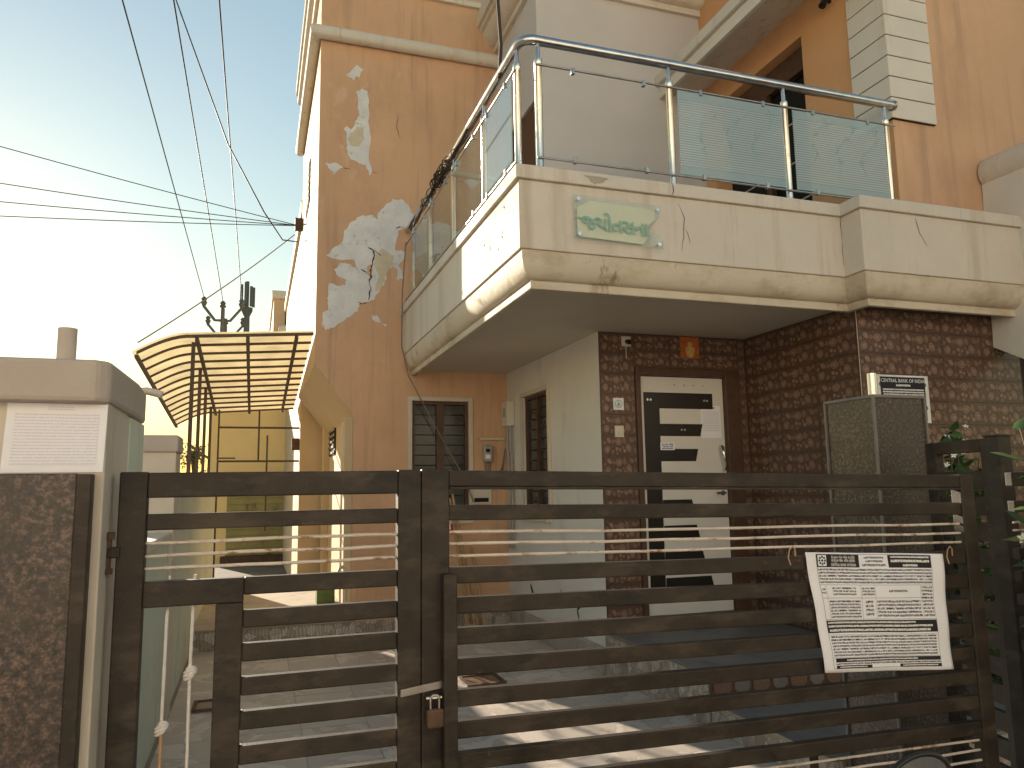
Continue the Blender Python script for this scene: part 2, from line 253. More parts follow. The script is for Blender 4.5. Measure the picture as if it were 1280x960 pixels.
# ------------------------------------------------------------------ mesh builder
class B:
    def __init__(s): s.v = []; s.f = []; s.m = []; s.uv = {}
    def add(s, vs, fs, mi=0):
        o = len(s.v); s.v += [tuple(p) for p in vs]; s.f += [tuple(i+o for i in f) for f in fs]; s.m += [mi]*len(fs); return s
    def poly(s, pts, mi=0): return s.add(pts, [tuple(range(len(pts)))], mi)
    def box(s, x0, x1, y0, y1, z0, z1, mi=0):
        return s.add([(x0,y0,z0),(x1,y0,z0),(x1,y1,z0),(x0,y1,z0),(x0,y0,z1),(x1,y0,z1),(x1,y1,z1),(x0,y1,z1)],
                     [(0,3,2,1),(4,5,6,7),(0,1,5,4),(1,2,6,5),(2,3,7,6),(3,0,4,7)], mi)
    def prism(s, pts, vec, mi=0):
        n = len(pts); a = [Vector(p) for p in pts]; b = [p+Vector(vec) for p in a]
        return s.add(a+b, [tuple(range(n-1, -1, -1)), tuple(range(n, 2*n))]+[(i, (i+1) % n, n+(i+1) % n, n+i) for i in range(n)], mi)
    def tube(s, path, r, n=8, mi=0, closed=False):
        P = [Vector(p) for p in path]; k = len(P); R = r if isinstance(r, (list, tuple)) else [r]*k
        ref = None; vs = []
        for i in range(k):
            t = (P[min(i+1, k-1)]-P[max(i-1, 0)]).normalized()
            if ref is None: ref = t.orthogonal().normalized()
            ref = (ref-t*ref.dot(t)).normalized(); bn = t.cross(ref)
            vs += [P[i]+(ref*math.cos(2*math.pi*j/n)+bn*math.sin(2*math.pi*j/n))*R[i] for j in range(n)]
        fs = [(i*n+j, i*n+(j+1) % n, (i+1)*n+(j+1) % n, (i+1)*n+j) for i in range(k-1) for j in range(n)]
        fs += [tuple(range(n-1, -1, -1)), tuple((k-1)*n+j for j in range(n))]
        return s.add(vs, fs, mi)
    def lathe(s, c, prof, n=12, axis=(0, 0, 1), mi=0):
        return s.tube([Vector(c)+Vector(axis)*h for _, h in prof], [max(r, 1e-4) for r, _ in prof], n, mi)
    def disc(s, c, ax, r, th, n=14, mi=0):
        c = Vector(c); ax = Vector(ax).normalized(); return s.tube([c, c+ax*th], r, n, mi)
    def ball(s, c, r, n=8, sq=1.0, mi=0):
        c = Vector(c); return s.tube([c+Vector((0, 0, -math.cos(math.pi*i/n)*r*sq)) for i in range(n+1)], [max(1e-4, r*math.sin(math.pi*i/n)) for i in range(n+1)], 10, mi)
    def map(s, fn): s.v = [tuple(fn(Vector(p))) for p in s.v]; return s
    def build(s, name, mats, parent=None, smooth=None, bevel=0.0, mesh_only=False):
        me = bpy.data.meshes.new(name); off = parent_loc(parent)
        me.from_pydata([tuple(Vector(p)-off) for p in s.v], [], s.f)
        for m in (mats if isinstance(mats, (list, tuple)) else [mats]): me.materials.append(mt[m] if isinstance(m, str) else m)
        me.polygons.foreach_set('material_index', s.m)
        bm = bmesh.new(); bm.from_mesh(me); bmesh.ops.recalc_face_normals(bm, faces=bm.faces); bm.to_mesh(me); bm.free()
        if smooth is not None:
            me.polygons.foreach_set('use_smooth', [True]*len(me.polygons)); me.set_sharp_from_angle(angle=rad(smooth))
        if mesh_only: return me
        o = bpy.data.objects.new(name, me); C.objects.link(o)
        if parent: o.parent = parent
        if bevel:
            md = o.modifiers.new('bevel', 'BEVEL'); md.width = bevel; md.segments = 2; md.limit_method = 'ANGLE'; md.angle_limit = rad(40); md.harden_normals = False
        return o
def parent_loc(p):
    v = Vector((0, 0, 0))
    while p is not None: v += p.location; p = p.parent
    return v
def tag(o, label, cat, group=None, kind=None):
    if label: o['label'] = label
    if cat: o['category'] = cat
    if group: o['group'] = group
    if kind: o['kind'] = kind
    return o
def thing(name, label, cat, loc, group=None):
    o = bpy.data.objects.new(name, None); C.objects.link(o); o.location = loc; o.empty_display_size = .1
    return tag(o, label, cat, group)
def copy_part(me, name, loc, parent, rz=0.0, scale=(1, 1, 1)):
    o = bpy.data.objects.new(name, me); C.objects.link(o); o.parent = parent
    o.location = Vector(loc)-parent_loc(parent); o.rotation_euler = (0, 0, rz); o.scale = scale
    return o
def part_empty(name, loc, parent):
    o = bpy.data.objects.new(name, None); C.objects.link(o); o.parent = parent; o.location = Vector(loc)-parent_loc(parent); return o
def sweep(path, prof, closed=False):
    """profile [(inset, z)] swept along a plan path, mitred; inset goes to the left of the travel direction"""
    P = [Vector(p) for p in path]; n = len(P); b = B(); k = len(prof); vs = []
    for i in range(n):
        d1 = (P[i]-P[i-1]).normalized() if i else (P[1]-P[0]).normalized()
        d2 = (P[i+1]-P[i]).normalized() if i < n-1 else d1
        n1 = Vector((-d1.y, d1.x)); n2 = Vector((-d2.y, d2.x)); mi = (n1+n2); mi = mi/(1+n1.dot(n2))
        vs += [(P[i].x+mi.x*a, P[i].y+mi.y*a, z) for a, z in prof]
    fs = [(i*k+j, i*k+(j+1) % k, (i+1)*k+(j+1) % k, (i+1)*k+j) for i in range(n-1) for j in range(k)]
    fs += [tuple(range(k-1, -1, -1)), tuple((n-1)*k+j for j in range(k))]
    return b.add(vs, fs)
def wall(axis, c, a0, a1, z0, z1, holes, thick, out):
    """flat wall in plane axis=c from a0..a1, with rectangular openings and reveals of depth thick going inwards (out = -1/+1 outward sign)"""
    xs = sorted({a0, a1, *[h[0] for h in holes], *[h[1] for h in holes]}); zs = sorted({z0, z1, *[h[2] for h in holes], *[h[3] for h in holes]})
    pt = (lambda a, d, z: (a, c-out*d, z)) if axis == 'y' else (lambda a, d, z: (c-out*d, a, z))
    b = B()
    for i in range(len(xs)-1):
        for j in range(len(zs)-1):
            mx, mz = (xs[i]+xs[i+1])/2, (zs[j]+zs[j+1])/2
            if any(h[0] < mx < h[1] and h[2] < mz < h[3] for h in holes): continue
            b.poly([pt(xs[i], 0, zs[j]), pt(xs[i+1], 0, zs[j]), pt(xs[i+1], 0, zs[j+1]), pt(xs[i], 0, zs[j+1])])
    for h in holes:
        A, Z = (h[0], h[1]), (h[2], h[3])
        b.poly([pt(A[0], 0, Z[0]), pt(A[0], thick, Z[0]), pt(A[0], thick, Z[1]), pt(A[0], 0, Z[1])])
        b.poly([pt(A[1], 0, Z[0]), pt(A[1], thick, Z[0]), pt(A[1], thick, Z[1]), pt(A[1], 0, Z[1])])
        b.poly([pt(A[0], 0, Z[0]), pt(A[1], 0, Z[0]), pt(A[1], thick, Z[0]), pt(A[0], thick, Z[0])])
        b.poly([pt(A[0], 0, Z[1]), pt(A[1], 0, Z[1]), pt(A[1], thick, Z[1]), pt(A[0], thick, Z[1])])
        if Z[0] > z0: b.poly([pt(A[0], thick, Z[0]), pt(A[1], thick, Z[0]), pt(A[1], thick, Z[1]), pt(A[0], thick, Z[1])], 1)
        else: b.poly([pt(A[0], thick, Z[0]), pt(A[1], thick, Z[0]), pt(A[1], thick, Z[1]), pt(A[0], thick, Z[1])], 1)
    return b
def text_mesh(txt, size, fn, name, mat, parent, align='CENTER', bold=0.0, spacing=1.0):
    cu = bpy.data.curves.new(name, 'FONT'); cu.body = txt; cu.size = size; cu.align_x = align; cu.align_y = 'CENTER'; cu.offset = bold; cu.space_character = spacing; cu.resolution_u = 3
    to = bpy.data.objects.new(name, cu); C.objects.link(to)
    dg = bpy.context.evaluated_depsgraph_get(); me = bpy.data.meshes.new_from_object(to.evaluated_get(dg))
    bpy.data.objects.remove(to); off = parent_loc(parent)
    for v in me.vertices: v.co = Vector(fn(v.co.x, v.co.y))-off
    me.materials.clear(); me.materials.append(mt[mat]); me.name = name
    o = bpy.data.objects.new(name, me); C.objects.link(o)
    if parent: o.parent = parent
    return o
def ragged(pts, amp=.008, sub=3):
    out = []
    for i, p in enumerate(pts):
        q = pts[(i+1) % len(pts)]
        for k in range(sub):
            t = k/sub; j = 0 if k == 0 else amp
            out.append((p[0]*(1-t)+q[0]*t+random.uniform(-j, j), p[1]*(1-t)+q[1]*t+random.uniform(-j, j)))
    return out
def tri_plate(pts2, fn, th_vec):
    """flat plate of any (concave) outline: tessellated front + rim"""
    from mathutils.geometry import tessellate_polygon
    P = [Vector(fn(*p)) for p in pts2]; n = len(P); Q = [p+Vector(th_vec) for p in P]
    b = B(); tr = tessellate_polygon([[Vector((p[0], p[1], 0)) for p in pts2]])
    b.add(P+Q, [tuple(t) for t in tr]+[tuple(n+i for i in reversed(t)) for t in tr]+[(i, (i+1) % n, n+(i+1) % n, n+i) for i in range(n)])
    return b

# ================================================================== SETTING
g = B(); g.box(-400, 400, -300, 900, -.35, -.03)
tag(g.build('street_ground', 'street'), None, None, kind='structure')
fl = B(); fl.box(-.60, 6.4, 2.05, 8.70, -.15, -.006)
floor = fl.build('courtyard_floor', 'floor_joint'); floor['kind'] = 'structure'
tm = B(); tm.box(0, .446, 0, .446, -.02, .0); tile_me = tm.build('floor_tile', 'floor_tile', mesh_only=True)
y = 2.06
while y < 8.66:
    x = -.55
    while x < 6.3:
        if not (x > 2.95 and y > 4.65) and not (x > 2.97 and 3.5 < y):
            copy_part(tile_me, 'floor_tile', (x, y, random.uniform(-.0012, .0008)), floor)
        x += .45
    y += .45
ps = B(); ps.box(-.60, 1.10, 8.70, 13.2, -.1, .2); pas = ps.build('side_passage', 'concrete'); pas['kind'] = 'structure'
for i in range(5):
    b = B(); b.box(-.55+i*.325, -.55+i*.325+.322, 8.685, 8.699, .004, .19); b.build('riser_tile', 'marble', pas)
b = B(); b.box(-.58, 1.08, 8.66, 8.72, .19, .212); b.build('nosing', 'slab_edge', pas)

# ================================================================== HOUSE
house = thing('house', 'two storey orange and cream house with glass railed corner balcony and peeling plaster wall', 'house', (3.4, 8.9, 0))
YO, XW, YD, XT, YT = 8.96, 2.96, 6.25, 4.54, 4.77
ROOF = 8.05
# --- left orange block
w = wall('y', YO, 1.07, XW, 0, ROOF, [(1.76, 2.46, 1.25, 2.67)], .10, -1); w.poly([(.62, YO, 3.08), (1.07, YO, 2.48), (1.07, YO, ROOF), (.62, YO, ROOF)])
w.build('orange_wall', ['orange', 'dark'], house)
w = B()
w.poly([(.62, YO, 3.08), (.62, 12.4, 3.08), (.62, 12.4, ROOF), (.62, YO, ROOF)]); w.poly([(.62, YO, 3.08), (1.07, YO, 2.48), (1.07, 12.4, 2.48), (.62, 12.4, 3.08)])
w.poly([(1.07, YO, 0), (1.07, 12.4, 0), (1.07, 12.4, 2.48), (1.07, YO, 2.48)]); w.poly([(.62, 12.4, 3.08), (1.07, 12.4, 2.48), (1.07, 12.4, 0), (9, 12.4, 0), (9, 12.4, ROOF), (.62, 12.4, ROOF)])
w.build('cream_side_wall', 'cream_side', house)
w = B(); w.poly([(.62, YO, ROOF), (9, YO, ROOF), (9, 12.4, ROOF), (.62, 12.4, ROOF)]); w.poly([(5.05, 4.72, 8.2), (9, 4.72, 8.2), (9, YO+.1, 8.2), (5.05, YO+.1, 8.2)]); w.poly([(9, 4.72, 0), (9, 12.4, 0), (9, 12.4, 8.2), (9, 4.72, 8.2)]); w.poly([(2.9, 7.5, 7.8), (5.05, 7.5, 7.8), (5.05, YO, 7.8), (2.9, YO, 7.8)]); w.build('roof_slab', 'concrete', house)
# marble skirting of the orange wall
for i in range(4):
    b = B(); b.box(1.072+i*.47, 1.072+i*.47+.465, YO-.02, YO-.002, .002, .15); b.build('skirting_tile', 'marble', house)
# rounded string course and roof coping
r = .085; prof = [(-.06+r*math.cos(a)*.9, 7.19+r*math.sin(a)) for a in [2*math.pi*i/14 for i in range(14)]]
sweep([(.62, 12.42), (.62, YO), (2.88, YO)], prof).build('roll_moulding', 'cream', house, smooth=50)
prof = [(.02, 7.92), (-.05, 7.92), (-.06, 7.98), (-.12, 8.02), (-.12, 8.14), (-.15, 8.16), (-.15, 8.30), (.02, 8.30)]
sweep([(.62, 12.42), (.62, YO), (2.88, YO)], prof).build('roof_coping', 'cream', house, bevel=.006)
b = B()   # old slot window on the sunlit side
b.box(.606, .622, 10.5, 11.2, 5.62, 6.25); o = b.build('slot_window', 'dark', house)
for i in range(6):
    b = B(); b.box(.595, .612, 10.5, 11.2, 5.66+i*.1, 5.70+i*.1); b.build('louvre_slat', 'frame_cream', o)
# peeled plaster
def onwall(x, z): return (x, YO-.0035, z)
PEEL = {
 'big': [(1.508,5.179),(1.653,5.168),(1.734,5.08),(1.801,4.881),(1.708,4.831),(1.589,4.778),(1.563,4.641),(1.551,4.518),(1.682,4.516),(1.669,4.434),(1.591,4.334),(1.644,4.271),(1.644,4.164),(1.579,4.146),(1.578,4.266),(1.513,4.314),(1.461,4.257),(1.424,4.121),(1.361,3.984),(1.285,3.874),(1.222,3.844),(1.134,3.839),(1.11,3.733),(1.036,3.677),(.938,3.594),(.828,3.512),(.731,3.481),(.693,3.581),(.703,3.696),(.764,3.738),(.749,3.865),(.771,4.06),(.845,4.027),(.956,4.035),(.968,4.101),(.868,4.145),(.817,4.219),(.89,4.304),(1.003,4.3),(1.104,4.242),(1.052,4.356),(.89,4.343),(.728,4.382),(.801,4.479),(.912,4.568),(.935,4.716),(1.021,4.831),(1.147,4.924),(1.276,4.937),(1.341,4.889),(1.327,4.969),(1.391,5.044),(1.482,5.122)],
 'col': [(1.051,6.513),(1.129,6.567),(1.195,6.536),(1.214,6.398),(1.211,6.174),(1.24,5.955),(1.216,5.676),(1.257,5.488),(1.218,5.443),(1.178,5.575),(1.101,5.579),(.998,5.62),(.945,5.75),(.943,5.914),(.916,6.02),(.954,6.053),(.993,6.003),(1.043,6.094),(1.094,6.198),(1.079,6.349)],
 'sm': [(.932,6.718),(1.06,6.867),(1.139,6.809),(1.088,6.688),(1.01,6.661),(.958,6.68)],
 'tri': [(.696,5.541),(.846,5.546),(.91,5.5),(.848,5.465),(.811,5.393),(.734,5.478)],
 'tail': [(1.261,3.703),(1.337,3.695),(1.389,3.606),(1.453,3.584),(1.428,3.564),(1.338,3.611),(1.274,3.647)]}
for k, pts in PEEL.items():
    tri_plate(ragged(pts, .012, 4), onwall, (0, .003, 0)).build('peeled_patch', 'putty', house)
fr_ = random.Random(21)
for k, pts in PEEL.items():   # lifted paint edges round the bare patches
    cxm = sum(p[0] for p in pts)/len(pts); czm = sum(p[1] for p in pts)/len(pts)
    for i in range(0, len(pts), 2):
        p = Vector((pts[i][0], YO, pts[i][1])); q = Vector((pts[(i+1) % len(pts)][0], YO, pts[(i+1) % len(pts)][1])); d = (q-p).normalized(); n_ = Vector((-d.z, 0, d.x))
        if n_.dot(Vector((cxm, YO, czm))-p) < 0: n_ = -n_
        L_ = min((q-p).length, .09); s = fr_.uniform(.005, .014)
        b = B(); b.prism([p-n_*.004+Vector((0, -.004, 0)), p+d*L_-n_*.004+Vector((0, -.004, 0)), p+d*L_*.6+n_*s+Vector((0, -s*.6, 0)), p+d*L_*.25+n_*s*.7+Vector((0, -s*.5, 0))], (0, -.0012, 0)); b.build('paint_flake', 'orange', house)
def onwall2(x, z): return (x, YO-.0052, z)
for pts in ([(1.382,4.53),(1.538,4.45),(1.513,4.327),(1.461,4.257),(1.424,4.121),(1.36,3.998),(1.322,3.982),(1.309,4.06),(1.359,4.169),(1.32,4.246),(1.281,4.322),(1.319,4.431)],
            [(.981,5.947),(1.07,6.056),(1.147,6.053),(1.162,5.917),(1.098,5.798),(1.009,5.786),(.956,5.861)]):
    tri_plate(ragged(pts, .012, 3), onwall2, (0, .0015, 0)).build('yellowed_patch', 'putty_yellow', house)
tri_plate(ragged([(1.21,4.29),(1.256,4.32),(1.277,4.242),(1.244,4.16),(1.206,4.197)], .006, 2), onwall2, (0, .0015, 0)).build('paint_island', 'orange', house)
def crack(pts, wd, fn, name='crack', parent=house, mat='crack'):
    L_ = []; R_ = []
    P = []
    for i in range(len(pts)-1):
        for k in range(3):
            t = k/3; P.append((pts[i][0]*(1-t)+pts[i+1][0]*t+random.uniform(-.006, .006), pts[i][1]*(1-t)+pts[i+1][1]*t))
    P.append(pts[-1])
    for i, p in enumerate(P):
        a = P[max(0, i-1)]; c = P[min(len(P)-1, i+1)]; d = Vector((c[0]-a[0], c[1]-a[1])).normalized(); h = wd*random.uniform(.25, 1)*(.3 if i in (0, len(P)-1) else 1)
        L_.append((p[0]-d.y*h, p[1]+d.x*h)); R_.append((p[0]+d.y*h, p[1]-d.x*h))
    b = B(); n = len(P); b.add([fn(*p) for p in L_]+[fn(*p) for p in R_], [(i, i+1, n+i+1, n+i) for i in range(n-1)])
    return b.build(name, mat, parent)
ow3 = lambda x, z: (x, YO-.0068, z)
crack([(1.215,4.524),(1.279,4.503),(1.301,4.43),(1.268,4.321),(1.251,4.24),(1.262,4.162),(1.232,4.107),(1.253,4.016),(1.229,3.871)], .012, ow3)
crack([(1.292,4.504),(1.344,4.46),(1.383,4.437)], .008, ow3); crack([(1.13, 4.25), (1.19, 4.22), (1.21, 4.2)], .008, ow3); crack([(1.1, 3.84), (1.16, 3.82), (1.23, 3.85)], .006, ow3)
crack([(1.58, 6.3), (1.56, 6.1), (1.61, 5.95)], .004, ow3); crack([(.91, 5.5), (1.0, 5.49)], .006, ow3); crack([(1.257, 5.488), (1.33, 5.48)], .006, ow3); crack([(1.62, 4.84), (1.56, 4.8), (1.66, 4.83)], .006, ow3)
tri_plate([(1.03, 6.675), (1.06, 6.72), (1.09, 6.69), (1.07, 6.67)], ow3, (0, .001, 0)).build('curled_flake', 'orange', house)

# --- windows
def window(axis, c, a0, a1, z0, z1, out, mull, frame='frame_brown', trim=True, name='window'):
    mid = (a0+a1)/2
    P = (lambda a, d, z: Vector((a, c-out*d, z))) if axis == 'y' else (lambda a, d, z: Vector((c-out*d, a, z)))
    root = part_empty(name, P(mid, 0, z0), house)
    def bx(nm, A0, A1, D0, D1, Z0, Z1, mat, bev=0):
        p, q = P(A0, D0, Z0), P(A1, D1, Z1); b = B(); b.box(min(p.x, q.x), max(p.x, q.x), min(p.y, q.y), max(p.y, q.y), min(p.z, q.z), max(p.z, q.z)); return b.build(nm, mat, root, bevel=bev)
    if trim:
        t = .05
        bx('surround', a0-t, a0, -.03, .0, z0-t, z1+t, 'frame_cream', .004); bx('surround', a1, a1+t, -.03, .0, z0-t, z1+t, 'frame_cream', .004)
        bx('surround', a0, a1, -.03, .0, z1, z1+t, 'frame_cream', .004); bx('sill', a0, a1, -.05, .0, z0-t, z0, 'frame_cream', .004)
    f = .04
    bx('frame', a0+.001, a0+f, .02, .08, z0+.001, z1-.001, frame); bx('frame', a1-f, a1-.001, .02, .08, z0+.001, z1-.001, frame)
    bx('frame', a0+f, a1-f, .02, .08, z1-f, z1-.001, frame); bx('frame', a0+f, a1-f, .02, .08, z0+.001, z0+f, frame)
    bx('mullion', mid-mull, mid+mull, .015, .08, z0+f, z1-f, frame)
    for s0, s1 in ((a0+f, mid-mull), (mid+mull, a1-f)):
        n = 11
        for i in range(n):
            zz = z0+f+(z1-z0-2*f)*i/n; bx('louvre_pane', s0+.002, s1-.002, .05, .056, zz+.004, zz+(z1-z0-2*f)/n-.006, 'pane')
    return root
window('y', YO, 1.76, 2.46, 1.25, 2.67, -1, .045)
window('x', XW, 7.53, 8.34, 1.30, 2.66, -1, .02, frame='frame_brown')

# --- porch walls
wall('x', XW, YD, YO, 0, 3.06, [(7.53, 8.34, 1.30, 2.66)], .10, -1).build('porch_side_wall', ['white', 'dark'], house)
crack([(6.8, 0.52), (6.9, .45), (6.86, .36)], .02, lambda a, z: (XW-.003, a, z)); crack([(8.2, .55), (8.1, .42), (8.15, .3)], .03, lambda a, z: (XW-.003, a, z)); crack([(7.3, .6), (7.32, .45)], .02, lambda a, z: (XW-.003, a, z))
b = B(); b.box(XW-.05, XW-.002, YD+.02, YO-.002, 0, .22); b.build('wall_plinth', 'concrete', house, bevel=.006)
DX0, DX1, DZ0, DZ1 = 3.345, 4.41, .37, 2.70
wall('y', YD, XW, XT, 0, 3.05, [(DX0, DX1, .371, DZ1)], .14, -1).build('door_wall', ['grout', 'dark'], house)
dwall = [o for o in C.objects if o.name == 'door_wall'][0]
b = wall('x', XT, YT, YD, 0, 3.05, [], .1, -1); swall = b.build('tiled_side_wall', 'grout', house)
b = wall('y', YT, XT, 9, 0, 3.26, [], .1, -1); fwall = b.build('tiled_front_wall', 'grout', house)
# printed pebble tile
TW, TH = .448, .183
def pebble_tile():
    rnd = random.Random(11); b = B(); b.box(0, TW, -.008, 0, 0, TH, 0); placed = []
    def peb(x, z, rx, rz, rot, mi, y):
        n = 11; pts = []
        for k in range(n):
            a = 2*math.pi*k/n; q = 1+rnd.uniform(-.07, .07); px, pz = rx*q*math.cos(a), rz*q*math.sin(a)
            X, Z = x+px*math.cos(rot)-pz*math.sin(rot), z+px*math.sin(rot)+pz*math.cos(rot)
            pts.append((min(max(X, .002), TW-.002), y, min(max(Z, .002), TH-.002)))
        b.poly(pts, mi)
    big = [(.060, .055, .036, .031, .3, 1, 1), (.085, .135, .031, .020, -.6, 1, 0), (.205, .125, .042, .032, .2, 1, 1), (.185, .062, .018, .016, .5, 1, 0), (.223, .052, .016, .013, .1, 1, 0),
           (.335, .07, .032, .038, .4, 1, 1), (.372, .140, .030, .021, -.5, 2, 0), (.285, .042, .019, .017, 0, 1, 0), (.13, .035, .022, .016, .7, 2, 0), (.28, .135, .024, .030, .2, 2, 0), (.418, .045, .020, .026, .3, 2, 0)]
    for x, z, rx, rz, ro, mi, ring in big:
        peb(x, z, rx, rz, ro, mi, -.0086); placed.append((x, z, max(rx, rz)))
        if ring: peb(x, z, rx*.72, rz*.72, ro, 4, -.0091); peb(x, z, rx*.60, rz*.60, ro, mi, -.0096)
    for _ in range(900):
        R_ = rnd.choice([.030, .026, .022, .018]); x, z = rnd.uniform(R_, TW-R_), rnd.uniform(R_, TH-R_)
        if any((x-a)**2+(z-c)**2 < (R_+d*.93)**2 for a, c, d in placed): continue
        placed.append((x, z, R_)); peb(x, z, R_*.95, R_*rnd.uniform(.6, .95), rnd.uniform(0, 3), rnd.choice([3, 3, 2]), -.0086)
    return b.build('wall_tile', ['tile_base', 'peb1', 'peb2', 'peb3', 'peb4'], None, mesh_only=True)
ptile = pebble_tile()
def tile_run(parent, axis, c, a0, a1, z0, z1, skip=None, from_top=True):
    nr = max(1, round((z1-z0)/.186)); ph = (z1-z0)/nr; nc = max(1, round((a1-a0)/.45)); pw = (a1-a0)/nc
    for j in range(nr):
        for i in range(nc):
            A0, A1, Z0, Z1 = a0+i*pw, a0+(i+1)*pw, z0+j*ph, z0+(j+1)*ph
            s = ((pw-.002)/TW, 1, (ph-.0025)/TH); jit = random.uniform(0, .0008)
            if axis == 'y': copy_part(ptile, 'wall_tile', (A0+.001, c-.001-jit, Z0), parent, 0, s)
            else: copy_part(ptile, 'wall_tile', (c-.001-jit, A1-.001, Z0), parent, -math.pi/2, s)
tile_run(dwall, 'y', YD, XW+.004, DX0-.03, .375, 3.03)
tile_run(dwall, 'y', YD, DX0-.03, DX1+.04, DZ1+.02, 3.03)
tile_run(dwall, 'y', YD, DX1+.04, XT-.01, .375, 3.03)
tile_run(swall, 'x', XT, YT, YD-.012, .375, 3.03)
tile_run(fwall, 'y', YT, XT-.008, 6.28, .375, 3.03)
b = B(); b.box(XT-.012, XT-.008, YT-.014, YT-.0095, .4, 3.03); b.build('corner_bead', 'frame_cream', fwall)
# --- front door
door = part_empty('front_door', ((DX0+DX1)/2, YD, DZ0), house)
for x0, x1, z0, z1 in ((DX0-.03, DX0+.02, .45, DZ1+.015), (DX1-.13, DX1+.035, .45, DZ1+.015), (DX0+.02, DX1-.13, DZ1-.06, DZ1+.015)):
    b = B(); b.box(x0, x1, YD-.035, YD+.09, z0, z1); b.build('door_frame', 'frame_brown', door, bevel=.006)
b = B(); b.box(DX0-.03, DX1+.04, YD-.06, YD+.09, .372, .45); b.build('threshold', 'granite_grey', door, bevel=.005)
LX0, LX1, LZ0, LZ1 = DX0+.023, DX1-.133, .455, DZ1-.064
b = B(); b.box(LX0, LX1, YD+.02, YD+.06, LZ0, LZ1); leaf = b.build('door_leaf', 'door_white', door, bevel=.003)
def strip(pts): 
    b = B(); b.prism([(x, YD+.0165, z) for x, z in pts], (0, .0032, 0)); b.build('black_inlay', 'door_black', leaf)
sx = LX0+.045
strip([(sx, LZ0+.2), (sx+.155, LZ0+.2), (sx+.165, LZ1-.15), (sx, LZ1-.15)])
strip([(sx+.166, LZ1-.30), (LX1-.12, LZ1-.30), (LX1-.12, LZ1-.15), (sx+.166, LZ1-.15)])
for k, ln in enumerate((.46, .40, .36, .33, .37, .42, .50, .60)):
    z = LZ1-.56-k*.235
    if z < LZ0+.15: break
    sl = .03 if k < 3 else -.03
    strip([(sx+.158, z), (sx+.15+ln-sl*.6, z), (sx+.15+ln+sl*.4, z+.115), (sx+.163, z+.115)])
for dx, dz in ((.10, -.22), (LX1-LX0-.2, -.22), (.45, -.50)):
    for e in (-.016, .016):
        b = B(); b.disc((LX0+dx+e, YD+.0165, LZ1+dz), (0, -1, 0), .012, .006, 10); b.build('rivet', 'chrome', leaf)
for i in range(5):
    b = B(); b.disc((LX0+.27+i*.105, YD+.019, LZ1-.075), (0, -1, 0), .006, .004, 8); b.build('stud', 'chrome', leaf)
hx = LX1-.055
b = B(); b.tube([(hx, YD+.02, 1.99), (hx-.01, YD-.02, 1.97), (hx, YD-.035, 1.9), (hx+.018, YD-.03, 1.80), (hx+.02, YD-.01, 1.76), (hx+.02, YD+.02, 1.75)], [.012, .02, .014, .012, .012, .012], 10); b.build('handle', 'chrome', door, smooth=60)
b = B(); b.tube([(hx, YD+.02, 1.54), (hx, YD-.03, 1.54), (hx-.10, YD-.03, 1.54)], .010, 8); b.disc((hx, YD+.02, 1.54), (0, -1, 0), .025, .006); b.build('lever', 'chrome', door, smooth=40)
# --- porch platforms
b = B(); b.box(2.96, 6.3, 4.64, 6.249, 0, .345); pf = b.build('porch_platform', 'concrete', house)
b = B(); b.box(2.915, 6.3, 4.60, 6.248, .345, .37); b.build('top_slab', 'granite_grey', pf, bevel=.006)
for i in range(4):
    b = B(); b.box(2.938, 2.959, 4.65+i*.4, 5.045+i*.4, .003, .343); b.build('side_riser_tile', 'marble', pf)
b = B(); b.box(2.94, 6.3, 4.622, 4.639, .19, .343); b.build('front_riser', 'tile_base', pf)
for i in range(14):
    cx = 3.03+i*.155; b = B(); rr_ = .058 if i % 2 else .066
    b.prism([(cx+rr_*math.cos(math.pi/8+k*math.pi/4)*1.12, 4.6215, .268+rr_*math.sin(math.pi/8+k*math.pi/4)) for k in range(8)], (0, -.004, 0)); b.build('octagon_inlay', 'granite_grey' if i % 2 else 'peb2', pf)
b = B(); b.box(2.96, 6.3, 3.50, 4.62, 0, .165); lf = b.build('lower_platform', 'concrete', house)
for i in range(3):
    b = B(); b.box(2.915+i*.9, 2.915+i*.9+.897, 3.47, 4.62, .165, .187); b.build('top_slab', 'granite_grey', lf, bevel=.004)
b = B(); b.box(2.908, 2.916, 3.47, 4.62, .166, .186); b.build('edge_strip', 'slab_edge', lf)
for i in range(3):
    b = B(); b.box(2.94, 2.959, 3.50+i*.375, 3.872+i*.375, .003, .163); b.build('side_riser_tile', 'marble', lf)
for i in range(3):
    b = B(); b.box(2.94+i*.4, 3.337+i*.4, 3.482, 3.499, .003, .163); b.build('front_riser_tile', 'marble', lf)

# --- balcony
BP = [(1.64, YO-.001), (1.64, 4.63), (4.33, 4.63), (4.33, 4.42), (6.0, 4.42)]
sweep(BP, [(0, 3.215), (0, 3.70), (.12, 3.70), (.12, 3.215)]).build('balcony_parapet', 'cream', house, bevel=.008)
sweep(BP, [(-.028, 3.70), (-.028, 3.79), (-.02, 3.80), (.15, 3.80), (.15, 3.70)]).build('parapet_coping', 'cream', house, bevel=.006)
pr = [(.018, 3.214), (.018, 3.195)]+[(.018+.095*(1-math.cos(a)), 3.195-.165*math.sin(a)) for a in [math.pi/2*i/8 for i in range(1, 9)]]+[(.108, 3.024), (.108, 2.975), (.112, 2.97), (.150, 2.97), (.16, 3.04), (.16, 3.214)]
sweep(BP, pr).build('balcony_cornice', 'cornice', house, smooth=35)
b = B(); b.poly([(1.79, 4.78, 3.035), (4.48, 4.78, 3.035), (4.48, 4.57, 3.035), (6.1, 4.57, 3.035), (6.1, YD+.02, 3.035), (XW+.02, YD+.02, 3.035), (XW+.02, YO, 3.035), (1.79, YO, 3.035)]); b.build('balcony_soffit', 'soffit', house)
